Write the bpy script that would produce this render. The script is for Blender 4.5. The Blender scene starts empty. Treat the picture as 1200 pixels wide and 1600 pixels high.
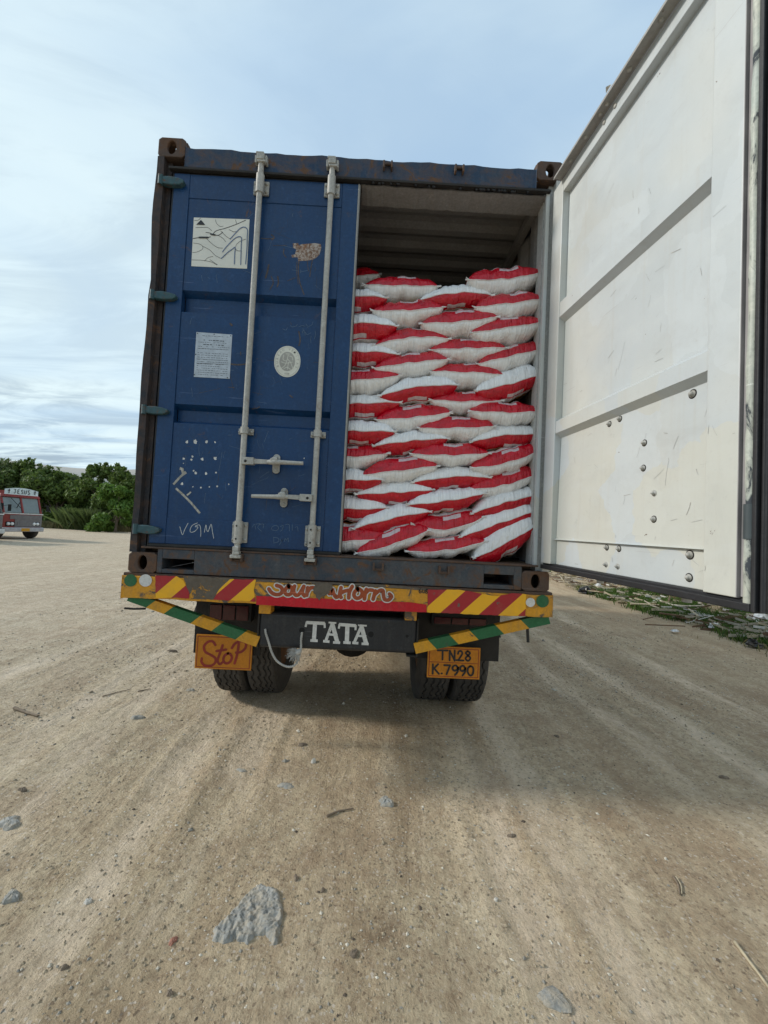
import bpy, math, random
import numpy as np
from mathutils import Vector, Matrix
random.seed(7); RNG = np.random.default_rng(11)
C = bpy.context.scene.collection
scene = bpy.context.scene
# ------------------------------------------------------------------ camera, sky, sun, exposure
CAM = np.array([.2009, -2.4079, 1.4593]); YAW, PITCH, ROLL, FOC = .0144, .0371, .0497, 646.3
cy_, sy_ = math.cos(YAW), math.sin(YAW); cp_, sp_ = math.cos(PITCH), math.sin(PITCH)
FW = np.array([sy_*cp_, cy_*cp_, sp_]); RT = np.array([cy_, -sy_, 0]); UP = np.cross(RT, FW)
RT, UP = math.cos(ROLL)*RT + math.sin(ROLL)*UP, -math.sin(ROLL)*RT + math.cos(ROLL)*UP
cam = bpy.data.cameras.new('camera'); camo = bpy.data.objects.new('camera', cam); C.objects.link(camo)
cam.sensor_fit = 'VERTICAL'; cam.sensor_height = 36; cam.lens = FOC/1600*36; cam.clip_start = .05; cam.clip_end = 3000
camo.matrix_world = Matrix(((RT[0], UP[0], -FW[0], CAM[0]), (RT[1], UP[1], -FW[1], CAM[1]), (RT[2], UP[2], -FW[2], CAM[2]), (0, 0, 0, 1)))
scene.camera = camo
SUNV = Vector((-1.68, .075, 1.0)).normalized()
sun = bpy.data.lights.new('sun', 'SUN'); sun.energy = 2.0; sun.angle = math.radians(7); sun.color = (1, .94, .85)
suno = bpy.data.objects.new('sun', sun); C.objects.link(suno); suno.location = (-20, 0, 20)
suno.rotation_euler = SUNV.to_track_quat('Z', 'Y').to_euler()
scene.view_settings.view_transform = 'Standard'; scene.view_settings.look = 'None'
scene.view_settings.exposure = 0.54; scene.view_settings.gamma = 1.0; scene.view_settings.use_curve_mapping = False

def build_world():
    w = bpy.data.worlds.new('World'); scene.world = w; w.use_nodes = True
    nt = w.node_tree; N = nt.nodes; L = nt.links; N.clear()
    out = N.new('ShaderNodeOutputWorld'); bg = N.new('ShaderNodeBackground'); bg.inputs[1].default_value = .15
    sky = N.new('ShaderNodeTexSky'); sky.sky_type = 'NISHITA'; sky.sun_disc = False
    sky.sun_elevation = math.asin(SUNV.z); sky.sun_rotation = math.atan2(SUNV.x, SUNV.y)
    sky.air_density = 1.2; sky.dust_density = 1.5; sky.ozone_density = 2.0
    tc = N.new('ShaderNodeTexCoord'); sep = N.new('ShaderNodeSeparateXYZ'); L.new(tc.outputs['Generated'], sep.inputs[0])
    def math_(op, a, b=None, c=None):
        n = N.new('ShaderNodeMath'); n.operation = op
        for i, q in enumerate((a, b, c)):
            if q is None: continue
            if isinstance(q, (int, float)): n.inputs[i].default_value = q
            else: L.new(q, n.inputs[i])
        return n.outputs[0]
    z = math_('MAXIMUM', sep.outputs[2], 0.0); zz = math_('ADD', z, .09)
    cx = math_('DIVIDE', sep.outputs[0], zz); cyy = math_('DIVIDE', sep.outputs[1], zz)
    comb = N.new('ShaderNodeCombineXYZ'); L.new(cx, comb.inputs[0]); L.new(cyy, comb.inputs[1])
    def noise(rot, sc, scale, detail, rough, lo, hi, dist=.4):
        mp = N.new('ShaderNodeMapping'); L.new(comb.outputs[0], mp.inputs[0]); mp.inputs['Rotation'].default_value = (0, 0, rot)
        mp.inputs['Scale'].default_value = sc
        n = N.new('ShaderNodeTexNoise'); L.new(mp.outputs[0], n.inputs['Vector']); n.inputs['Scale'].default_value = scale
        n.inputs['Detail'].default_value = detail; n.inputs['Roughness'].default_value = rough; n.inputs['Distortion'].default_value = dist
        r = N.new('ShaderNodeMapRange'); r.interpolation_type = 'SMOOTHSTEP'; L.new(n.outputs[0], r.inputs[0])
        r.inputs[1].default_value = lo; r.inputs[2].default_value = hi; return r.outputs[0]
    a = noise(.75, (.7, 1.3, 1), .62, 5, .5, .33, .70, .9)      # broad soft veils
    b = noise(.22, (.55, 1.35, 1), .95, 8, .62, .40, .62, 1.1)      # long streaks, seen low over the horizon
    low = N.new('ShaderNodeMapRange'); low.interpolation_type = 'SMOOTHSTEP'; L.new(z, low.inputs[0])
    low.inputs[1].default_value = .30; low.inputs[2].default_value = .05; low.inputs[3].default_value = .05; low.inputs[4].default_value = 1
    bb = math_('MULTIPLY', b, low.outputs[0])
    cl = math_('MAXIMUM', math_('MULTIPLY', a, .75), bb)
    hz = N.new('ShaderNodeMapRange'); L.new(z, hz.inputs[0]); hz.inputs[1].default_value = 0; hz.inputs[2].default_value = .75
    hz.inputs[3].default_value = .22; hz.inputs[4].default_value = 0.0
    cl = math_('MINIMUM', math_('ADD', cl, hz.outputs[0]), 1.0)
    thick = noise(.22, (.55, 1.5, 1), 1.5, 7, .62, .40, .62, 1.0)       # greyer cores of the clouds
    cc = N.new('ShaderNodeMix'); cc.data_type = 'RGBA'; cc.inputs[6].default_value = (3.95, 4.65, 4.75, 1); cc.inputs[7].default_value = (1.75, 2.25, 2.7, 1)
    lw = N.new('ShaderNodeMapRange'); lw.interpolation_type = 'SMOOTHSTEP'; L.new(z, lw.inputs[0]); lw.inputs[1].default_value = .34; lw.inputs[2].default_value = .06; lw.inputs[3].default_value = .25; lw.inputs[4].default_value = .9
    L.new(math_('MULTIPLY', thick, math_('ADD', lw.outputs[0], .1)), cc.inputs[0])
    veil = N.new('ShaderNodeMix'); veil.data_type = 'RGBA'; veil.inputs[0].default_value = .85; L.new(sky.outputs[0], veil.inputs[6])
    veil.inputs[7].default_value = (1.95, 2.8, 3.75, 1)
    mx = N.new('ShaderNodeMix'); mx.data_type = 'RGBA'; L.new(cl, mx.inputs[0]); L.new(veil.outputs[2], mx.inputs[6]); L.new(cc.outputs[2], mx.inputs[7])
    L.new(mx.outputs[2], bg.inputs[0]); L.new(bg.outputs[0], out.inputs[0])
build_world()

# ------------------------------------------------------------------ measuring helpers (a pixel of the photo -> a point on a real plane)
def ray(a, b): return FW + (a-600)/FOC*RT - (b-800)/FOC*UP
def P(a, b, y=0.):
    d = ray(a, b); return CAM + d*(y-CAM[1])/d[1]
def G(a, b, z=0.):
    d = ray(a, b); return CAM + d*(z-CAM[2])/d[2]
H0 = 1.13
DA = .1014; DH = np.array([1.165, -.06, 0.]); DD = np.array([math.sin(DA), -math.cos(DA), 0]); DN = np.array([math.cos(DA), math.sin(DA), 0])
def DW(s, o, z): q = DH + DD*s + DN*o; return (q[0], q[1], z)          # on the open door: s from the hinge, o outwards
def DP(a, b, o=0.):
    d = ray(a, b); t = ((DH + DN*o - CAM)@DN)/(d@DN); X = CAM + d*t; return float((X-DH)@DD), float(X[2])

# ------------------------------------------------------------------ mesh building
ORG = {}
def tag(o, label=None, cat=None, group=None, kind=None):
    if label: o['label'] = label
    if cat: o['category'] = cat
    if group: o['group'] = group
    if kind: o['kind'] = kind
    return o
def thing(name, loc, label, cat, group=None):
    o = bpy.data.objects.new(name, None); C.objects.link(o); o.location = loc; o.empty_display_size = .2
    ORG[o.name] = Vector(loc); return tag(o, label, cat, group)
def unit(v): v = np.array(v, float); return v/max(np.linalg.norm(v), 1e-9)
def catmull(pts, n=6, closed=False):
    p = [np.array(q, float) for q in pts]
    if len(p) < 3: return p
    out = []; m = len(p)
    rng = range(m if closed else m-1)
    for i in rng:
        if closed: a, b, c, d = p[i-1], p[i], p[(i+1) % m], p[(i+2) % m]
        else: a, b, c, d = p[max(i-1, 0)], p[i], p[i+1], p[min(i+2, m-1)]
        for k in range(n):
            t = k/n; out.append(.5*((2*b)+(-a+c)*t+(2*a-5*b+4*c-d)*t*t+(-a+3*b-3*c+d)*t**3))
    out.append(p[0] if closed else p[-1]); return out
class MB:
    def __init__(s): s.v = []; s.f = []; s.m = []; s.s = []; s.uv = None
    def add(s, V, F, m=0, smooth=False):
        n = len(s.v); s.v += [tuple(map(float, q)) for q in V]
        for f in F: s.f.append(tuple(i+n for i in f)); s.m.append(m); s.s.append(smooth)
        return s
    def hexa(s, c, m=0):  # 8 corners: bottom 4 ccw, top 4 ccw
        return s.add(c, [(3, 2, 1, 0), (4, 5, 6, 7), (0, 1, 5, 4), (1, 2, 6, 5), (2, 3, 7, 6), (3, 0, 4, 7)], m)
    def box(s, x0, x1, y0, y1, z0, z1, m=0):
        return s.hexa([(x0, y0, z0), (x1, y0, z0), (x1, y1, z0), (x0, y1, z0), (x0, y0, z1), (x1, y0, z1), (x1, y1, z1), (x0, y1, z1)], m)
    def fbox(s, fn, a0, a1, b0, b1, c0, c1, m=0):   # box in a local frame fn(a,b,c)->world
        return s.hexa([fn(a0, b0, c0), fn(a1, b0, c0), fn(a1, b1, c0), fn(a0, b1, c0), fn(a0, b0, c1), fn(a1, b0, c1), fn(a1, b1, c1), fn(a0, b1, c1)], m)
    def obox(s, p0, p1, w, t, up=(0, 0, 1), m=0):     # bar from p0 to p1, w across, t thick
        p0, p1 = np.array(p0, float), np.array(p1, float); d = unit(p1-p0); a = unit(np.cross(d, up)); b = np.cross(a, d)
        A, B = a*t/2, b*w/2
        return s.hexa([p0-A-B, p0+A-B, p1+A-B, p1-A-B, p0-A+B, p0+A+B, p1+A+B, p1-A+B], m)
    def tube(s, pts, r, n=10, m=0, caps=True):
        pts = [np.array(p, float) for p in pts]; k = len(pts); rr = r if hasattr(r, '__len__') else [r]*k
        V = []; F = []; d0 = unit(pts[1]-pts[0]); up = (0, 0, 1) if abs(d0[2]) < .9 else (1, 0, 0); a = unit(np.cross(d0, up))
        for i, p in enumerate(pts):
            d = unit(pts[min(i+1, k-1)]-pts[max(i-1, 0)]); a = unit(a-d*(a@d)); b = np.cross(d, a)
            for j in range(n):
                t = 2*math.pi*j/n; V.append(p+(a*math.cos(t)+b*math.sin(t))*rr[i])
        for i in range(k-1):
            for j in range(n):
                F.append((i*n+j, i*n+(j+1) % n, (i+1)*n+(j+1) % n, (i+1)*n+j))
        s.add(V, F, m, True)
        if caps: s.add(V[:n], [tuple(range(n))[::-1]], m); s.add(V[-n:], [tuple(range(n))], m)
        return s
    def prism(s, poly, vec, m=0):
        n = len(poly); vec = np.array(vec, float); V = [np.array(p, float) for p in poly]; V2 = V+[p+vec for p in V]
        F = [tuple(range(n)), tuple(range(2*n-1, n-1, -1))]+[(i, n+i, n+(i+1) % n, (i+1) % n) for i in range(n)]
        return s.add(V2, F, m)
    def lathe(s, c, axis, prof, n=24, m=0, smooth=True, capend=False):   # prof: (radius, along)
        c = np.array(c, float); d = unit(axis); a = unit(np.cross(d, (0, 0, 1) if abs(d[2]) < .9 else (1, 0, 0))); b = np.cross(d, a)
        V = []; F = []
        for r, t in prof:
            for j in range(n):
                q = 2*math.pi*j/n; V.append(c+d*t+(a*math.cos(q)+b*math.sin(q))*r)
        for i in range(len(prof)-1):
            for j in range(n): F.append((i*n+j, i*n+(j+1) % n, (i+1)*n+(j+1) % n, (i+1)*n+j))
        s.add(V, F, m, smooth)
        if capend: s.add(V[-n:], [tuple(range(n))], m); s.add(V[:n], [tuple(range(n))[::-1]], m)
        return s
    def disc(s, c, ax, ay, ra, rb, n=24, m=0):
        c, ax, ay = np.array(c, float), np.array(ax, float), np.array(ay, float)
        return s.add([c+ax*ra*math.cos(2*math.pi*i/n)+ay*rb*math.sin(2*math.pi*i/n) for i in range(n)], [tuple(range(n))], m)
    def ribbon(s, pts, w, fn, off=.001, m=0, caps=True):  # flat brush stroke; fn(p2, off)->world
        p = [np.array(q, float) for q in pts]; k = len(p); V = []; F = []
        for i in range(k):
            d = p[min(i+1, k-1)]-p[max(i-1, 0)]; L = np.linalg.norm(d); d = d/max(L, 1e-9); nn = np.array([-d[1], d[0]])*w/2
            V += [fn(p[i]+nn, off), fn(p[i]-nn, off)]
        for i in range(k-1): F.append((2*i, 2*i+1, 2*i+3, 2*i+2))
        s.add(V, F, m)
        if caps:
            for e, o in ((0, 1), (k-1, k-2)):
                d = unit(p[e]-p[o]); nn = np.array([-d[1], d[0]]); pl = [p[e]+(nn*math.cos(t)+d*math.sin(t))*w/2 for t in np.linspace(0, math.pi, 7)]
                s.add([fn(q, off) for q in pl], [tuple(range(7))], m)
        return s
    def sheet_hole(s, c, ax, ay, az, hw, hh, ra, rb, t, m=0, n=24):   # plate with an oval hole; az = thickness direction
        c, ax, ay, az = [np.array(q, float) for q in (c, ax, ay, az)]
        o = []; i_ = []
        for k in range(n):
            q = 2*math.pi*(k+.5)/n; cs, sn = math.cos(q), math.sin(q); g = 1/max(abs(cs)/1, abs(sn)/1); o.append((cs*g*hw, sn*g*hh)); i_.append((cs*ra, sn*rb))
        V = [c+ax*x+ay*y for x, y in o]+[c+ax*x+ay*y for x, y in i_]; V += [q+az*t for q in V]; F = []
        for k in range(n):
            j = (k+1) % n; F += [(k, j, n+j, n+k), (2*n+k, 3*n+k, 3*n+j, 2*n+j), (n+k, n+j, 3*n+j, 3*n+k), (k, 2*n+k, 2*n+j, j)]
        return s.add(V, F, m)
    def build(s, name, mats, parent=None, bevel=0., seg=2, kind=None):
        V = np.array(s.v); c = (V.min(0)+V.max(0))/2
        if parent is None: c[2] = V[:, 2].min()
        me = bpy.data.meshes.new(name); me.from_pydata((V-c).tolist(), [], s.f)
        if not isinstance(mats, (list, tuple)): mats = [mats]
        for q in mats: me.materials.append(q)
        me.polygons.foreach_set('material_index', s.m); me.polygons.foreach_set('use_smooth', s.s)
        if s.uv is not None:
            l = me.uv_layers.new(name='UVMap'); li = np.empty(len(me.loops), dtype=np.int32); me.loops.foreach_get('vertex_index', li)
            l.data.foreach_set('uv', np.array(s.uv, dtype=np.float32)[li].ravel())
        me.update(); o = bpy.data.objects.new(name, me); C.objects.link(o)
        o.location = Vector(c) - (ORG[parent.name] if parent else Vector((0, 0, 0)))
        if parent: o.parent = parent
        ORG[o.name] = Vector(c)
        if bevel:
            b = o.modifiers.new('bevel', 'BEVEL'); b.width = bevel; b.segments = seg; b.limit_method = 'ANGLE'; b.angle_limit = .7
        if kind: o['kind'] = kind
        return o
def text_mesh(txt, size):
    cu = bpy.data.curves.new('lettering', 'FONT'); cu.body = txt; cu.size = size; cu.align_x = 'CENTER'; cu.align_y = 'CENTER'; cu.resolution_u = 3
    o = bpy.data.objects.new('lettering', cu); C.objects.link(o); dg = bpy.context.evaluated_depsgraph_get(); dg.update()
    me = o.evaluated_get(dg).to_mesh(); V = [(v.co.x, v.co.y) for v in me.vertices]; F = [tuple(p.vertices) for p in me.polygons]
    o.evaluated_get(dg).to_mesh_clear(); bpy.data.objects.remove(o); bpy.data.curves.remove(cu); return V, F

# ------------------------------------------------------------------ materials
class NT:
    def __init__(s, name):
        s.mat = bpy.data.materials.new(name); s.mat.use_nodes = True; s.nt = s.mat.node_tree; s.N = s.nt.nodes; s.L = s.nt.links
        s.b = s.N['Principled BSDF']; s.geo = s.N.new('ShaderNodeNewGeometry').outputs['Position']
    def mapped(s, sc=(1, 1, 1), rot=(0, 0, 0), src=None, loc=(0, 0, 0)):
        m = s.N.new('ShaderNodeMapping'); s.L.new(src or s.geo, m.inputs[0]); m.inputs['Scale'].default_value = sc; m.inputs['Rotation'].default_value = rot; m.inputs['Location'].default_value = loc; return m.outputs[0]
    def noise(s, scale, detail=4, rough=.55, vec=None, dist=0., lo=None, hi=None, o0=0., o1=1.):
        n = s.N.new('ShaderNodeTexNoise'); s.L.new(vec or s.geo, n.inputs['Vector']); n.inputs['Scale'].default_value = scale; n.inputs['Detail'].default_value = detail
        n.inputs['Roughness'].default_value = rough; n.inputs['Distortion'].default_value = dist
        return n.outputs[0] if lo is None else s.rng(n.outputs[0], lo, hi, o0, o1)
    def voro(s, scale, vec=None, feat='F1', lo=None, hi=None, o0=0., o1=1., out=0):
        n = s.N.new('ShaderNodeTexVoronoi'); n.feature = feat; s.L.new(vec or s.geo, n.inputs['Vector']); n.inputs['Scale'].default_value = scale
        return n.outputs[out] if lo is None else s.rng(n.outputs[out], lo, hi, o0, o1)
    def rng(s, a, lo, hi, o0=0., o1=1.):
        r = s.N.new('ShaderNodeMapRange'); r.clamp = True; s.L.new(a, r.inputs[0])
        for i, q in zip((1, 2, 3, 4), (lo, hi, o0, o1)): r.inputs[i].default_value = q
        return r.outputs[0]
    def math(s, op, a, b=0.):
        n = s.N.new('ShaderNodeMath'); n.operation = op
        for i, q in enumerate((a, b)):
            if isinstance(q, (int, float)): n.inputs[i].default_value = q
            else: s.L.new(q, n.inputs[i])
        return n.outputs[0]
    def mix(s, f, a, b, mode='MIX'):
        n = s.N.new('ShaderNodeMix'); n.data_type = 'RGBA'; n.blend_type = mode
        for i, q in ((0, f), (6, a), (7, b)):
            if isinstance(q, (int, float)): n.inputs[i].default_value = q
            elif isinstance(q, tuple): n.inputs[i].default_value = (*q, 1)[:4]
            else: s.L.new(q, n.inputs[i])
        return n.outputs[2]
    def sep(s, src=None):
        n = s.N.new('ShaderNodeSeparateXYZ'); s.L.new(src or s.geo, n.inputs[0]); return n.outputs
    def bump(s, h, strength=.3, dist=.01):
        n = s.N.new('ShaderNodeBump'); s.L.new(h, n.inputs['Height']); n.inputs['Strength'].default_value = strength; n.inputs['Distance'].default_value = dist
        s.L.new(n.outputs[0], s.b.inputs['Normal'])
    def set(s, col=None, rough=None, metal=None, spec=None):
        for k, q in (('Base Color', col), ('Roughness', rough), ('Metallic', metal), ('Specular IOR Level', spec)):
            if q is None: continue
            if isinstance(q, (int, float)): s.b.inputs[k].default_value = q
            elif isinstance(q, tuple): s.b.inputs[k].default_value = (*q, 1)
            else: s.L.new(q, s.b.inputs[k])
        return s.mat
def simple(name, col, rough=.6, metal=0., var=.25, scale=8., bump=.15):
    t = NT(name); n = t.noise(scale, 6, .6, lo=.3, hi=.7)
    c = t.mix(n, tuple(q*(1-var) for q in col), tuple(min(1, q*(1+var*.6)) for q in col)); t.bump(t.noise(scale*9, 4), bump, .004)
    return t.set(c, rough, metal)
RUST = (.070, .042, .030); RUST2 = (.15, .085, .052); DIRT = (.16, .14, .115)
def worn(name, base, alt, rust=.55, rustw=.12, rscale=9., streak=.35, rough=.42, dirt=DIRT, dirtamt=.35, vs=(1, 1, 1), rustcols=(RUST, RUST2), dullh=None, bumps=.25):
    t = NT(name)
    n1 = t.noise(2.3, 5, .6, dist=.6, lo=.35, hi=.68); c = t.mix(n1, base, alt)
    st = t.noise(1., 5, .65, vec=t.mapped((34, 34, 1.6)), lo=.48, hi=.78, o1=streak); c = t.mix(st, c, dirt)
    d2 = t.noise(5.5, 8, .72, dist=1.2, lo=.50, hi=.80, o1=dirtamt); c = t.mix(d2, c, dirt)
    sc = t.noise(1., 3, .5, vec=t.mapped((3, 3, 60), (.3, .9, .2)), lo=.70, hi=.74, o1=.35); c = t.mix(sc, c, tuple(min(1, q*2+.12) for q in base))
    c = t.mix(t.noise(70, 5, .7, lo=.40, hi=.62, o1=.38), c, tuple(q*.55 for q in base)); c = t.mix(t.noise(31, 6, .7, dist=.5, lo=.56, hi=.74, o1=.38), c, tuple(min(1, q*1.45+.03) for q in alt))
    rn = t.noise(rscale, 10, .68, dist=.8, vec=t.mapped(vs)); rf = t.rng(rn, rust, rust+.03)
    edge = t.rng(rn, rust-rustw, rust+.02, 0, .55); c = t.mix(edge, c, tuple(q*1.4 for q in rustcols[0]))
    rc = t.mix(t.noise(40, 4), rustcols[0], rustcols[1]); c = t.mix(rf, c, rc)
    ro = t.mix(rf, (rough,)*3, (.9,)*3); ro2 = t.mix(d2, ro, (.8,)*3)
    h = t.math('SUBTRACT', t.noise(26, 4, .5), t.math('MULTIPLY', rf, .35)); t.bump(h, bumps, .006)
    return t.set(c, ro2, spec=.35)
M = {}
M['blue'] = worn('blue_paint', (.0038, .035, .112), (.006, .048, .145), rust=.685, rustw=.05, rscale=8, streak=.25, rough=.36, dirtamt=.34, dirt=(.040, .062, .095))
M['blue_rusty'] = worn('rusty_blue_steel', (.010, .036, .085), (.030, .052, .085), rust=.565, rustw=.14, rscale=8, streak=.45, rough=.6, dirtamt=.6, dirt=(.085, .085, .085))
M['sill'] = worn('scraped_sill_steel', (.030, .045, .065), (.075, .080, .086), rust=.56, rustw=.10, rscale=13, streak=.3, rough=.6, dirtamt=.6, dirt=(.13, .12, .105))
M['post'] = worn('rusted_post_steel', (.026, .030, .038), (.045, .042, .042), rust=.60, rustw=.2, rscale=12, streak=.4, rough=.8, dirt=(.03, .04, .055), dirtamt=.6)
M['casting'] = worn('cast_corner_steel', (.060, .042, .034), (.10, .07, .055), rust=.52, rustw=.2, rscale=11, streak=.2, rough=.78, dirt=(.09, .08, .07), dirtamt=.5)
M['hinge'] = worn('verdigris_hinge_paint', (.030, .085, .105), (.05, .11, .12), rust=.60, rustw=.1, rscale=30, streak=.25, rough=.6, dirt=(.03, .035, .04), dirtamt=.7)
M['galv'] = worn('galvanised_steel', (.37, .37, .345), (.46, .455, .42), rust=.69, rustw=.13, rscale=16, streak=.4, rough=.5, dirt=(.20, .185, .16), dirtamt=.55, rustcols=((.12, .085, .06), (.2, .15, .11)))
M['gasket'] = simple('black_rubber', (.013, .014, .017), .6, 0, .4, 12, .3)
M['greygasket'] = simple('grey_rubber_strip', (.27, .26, .265), .7, 0, .25, 6, .2)
M['dark'] = simple('dark_steel', (.022, .020, .018), .8, 0, .4, 10, .4)
M['void'] = simple('black_steel_and_hole_dark', (.008, .008, .008), .9, 0, .3)  # black steel parts, also the painted dark of vents and guard holes
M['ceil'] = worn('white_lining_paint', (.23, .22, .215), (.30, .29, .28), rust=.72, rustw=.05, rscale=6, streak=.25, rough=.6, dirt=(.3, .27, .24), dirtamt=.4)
M['ceil_light'] = worn('scuffed_white_frame_paint', (.48, .49, .48), (.54, .54, .51), rust=.70, rustw=.06, rscale=9, streak=.3, rough=.5, dirt=(.3, .28, .26), dirtamt=.4)
M['floor'] = simple('plywood_deck', (.14, .09, .05), .8, 0, .4, 4)
def white_door():
    t = NT('white_door_paint')
    c = t.mix(t.noise(1.1, 3, .5, lo=.42, hi=.56), (.465, .505, .52), (.51, .525, .50))
    # hand-brushed touch-up patches with their own outline
    wv = t.N.new('ShaderNodeTexNoise'); t.L.new(t.geo, wv.inputs['Vector']); wv.inputs['Scale'].default_value = 7; wv.inputs['Detail'].default_value = 6; vm = t.N.new('ShaderNodeVectorMath'); vm.operation = 'MULTIPLY_ADD'; t.L.new(wv.outputs['Color'], vm.inputs[0]); vm.inputs[1].default_value = (.5, .5, .5); t.L.new(t.mapped((3.2, 3.2, 2.2)), vm.inputs[2]); v = t.voro(1., vm.outputs[0], out=1); sp = t.sep(v); c = t.mix(t.rng(sp[0], .58, .60, 0, .45), c, (.52, .565, .585)); c = t.mix(t.math('MULTIPLY', t.rng(sp[1], .60, .66, 0, .5), t.rng(t.sep()[2], 2.3, 1.8)), c, (.54, .525, .43))
    c = t.mix(t.noise(1., 6, .6, vec=t.mapped((5, 5, 14), (0, .25, 0)), lo=.50, hi=.85, o1=.40), c, (.55, .585, .58))
    c = t.mix(t.noise(3.0, 9, .75, dist=1.5, lo=.52, hi=.80, o1=.42), c, (.36, .37, .36)); c = t.mix(t.noise(42, 6, .7, lo=.58, hi=.75, o1=.25), c, (.34, .34, .32))
    c = t.mix(t.noise(1., 4, .6, vec=t.mapped((30, 30, 1.2)), lo=.55, hi=.85, o1=.30), c, (.42, .39, .33))
    sc = t.noise(1., 2, .5, vec=t.mapped((2.5, 2.5, 90), (.25, .45, .2)), lo=.745, hi=.76, o1=.45); c = t.mix(sc, c, (.34, .33, .32))
    rn = t.noise(24, 9, .62, dist=.5); rf = t.rng(rn, .715, .73); c = t.mix(rf, c, (.10, .06, .04))
    h = t.math('ADD', t.noise(9, 6, .6), t.math('MULTIPLY', t.noise(3, 3), 3.0)); t.bump(h, .16, .008)
    return t.set(c, t.noise(5, 4, lo=.3, hi=.7, o0=.32, o1=.55))
M['white'] = white_door()
M['tubepaint'] = worn('peeling_painted_rubber', (.42, .47, .43), (.50, .50, .42), rust=.56, rustw=.05, rscale=14, streak=.3, rough=.5, dirt=(.2, .2, .18), dirtamt=.6, vs=(1, 1, .35), rustcols=((.03, .035, .04), (.07, .085, .1)))
M['trimrust'] = worn('rusty_white_edge', (.36, .36, .34), (.30, .29, .27), rust=.68, rustw=.05, rscale=16, streak=.3, rough=.7)
# truck paints
FLAKE = ((.085, .066, .048), (.15, .13, .105))
M['tyellow'] = worn('flaking_yellow_paint', (.66, .31, .015), (.58, .265, .02), rust=.575, rustw=.06, rscale=10, streak=.25, rough=.5, rustcols=FLAKE, dirtamt=.35, bumps=.6)
M['tflaked'] = worn('bare_weathered_beam', (.60, .285, .02), (.52, .24, .025), rust=.40, rustw=.04, rscale=14, streak=.25, rough=.7, rustcols=FLAKE, bumps=.8)
M['yellow'] = worn('yellow_paint', (.64, .31, .015), (.56, .27, .02), rust=.67, rustw=.05, rscale=18, streak=.3, rough=.5, dirtamt=.3)
M['green'] = worn('green_paint', (.018, .115, .042), (.022, .14, .055), rust=.66, rustw=.05, rscale=18, streak=.2, rough=.5, dirtamt=.3)
M['red'] = worn('red_paint', (.55, .005, .018), (.45, .005, .014), rust=.68, rustw=.04, rscale=16, streak=.15, rough=.42, dirtamt=.2)
M['whitepaint'] = worn('white_lettering_paint', (.66, .66, .64), (.58, .58, .55), rust=.68, rustw=.05, rscale=20, streak=.2, rough=.5)
M['script'] = worn('brown_red_lettering', (.36, .075, .02), (.28, .05, .015), rust=.70, rustw=.05, rscale=20, streak=.2, rough=.5)
M['blackpaint'] = simple('black_lettering', (.012, .012, .014), .5)
M['guard'] = worn('black_bumper_paint', (.018, .020, .024), (.030, .032, .036), rust=.72, rustw=.05, rscale=9, streak=.35, rough=.45, dirt=(.07, .065, .058), dirtamt=.35)
M['board'] = worn('painted_board_yellow', (.62, .235, .012), (.54, .20, .015), rust=.70, rustw=.04, rscale=14, streak=.2, rough=.5, dirtamt=.3, dirt=(.25, .12, .03))
M['boardred'] = simple('board_red_paint', (.28, .022, .012), .5, 0, .3)
def tape():
    t = NT('reflective_chevron_tape'); s = t.sep(); d = t.math('SUBTRACT', s[0], t.math('MULTIPLY', s[2], 1.05))
    f = t.math('FRACT', t.math('ADD', t.math('DIVIDE', d, .222), .01)); k = t.rng(f, .5, .506)
    c = t.mix(k, (.33, .010, .018), (.78, .40, .010)); rn = t.noise(12, 8, .6); rf = t.rng(rn, .66, .68); c = t.mix(rf, c, t.mix(t.noise(60, 3), *FLAKE))
    c = t.mix(t.noise(9, 6, .7, lo=.5, hi=.8, o1=.3), c, (.2, .14, .09)); t.bump(t.noise(30, 3), .2, .003); return t.set(c, .35)
M['tape'] = tape()
M['lens'] = simple('dull_red_lens', (.06, .004, .006), .25, 0, .2)
M['rubber'] = simple('tyre_rubber', (.055, .050, .045), .85, 0, .35, 6, .6)
M['hub'] = simple('rust_orange_drum', (.20, .085, .025), .8, 0, .5, 6, .5)
M['rope'] = simple('frayed_white_rope', (.44, .43, .40), .9, 0, .2, 30, .5)
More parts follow.
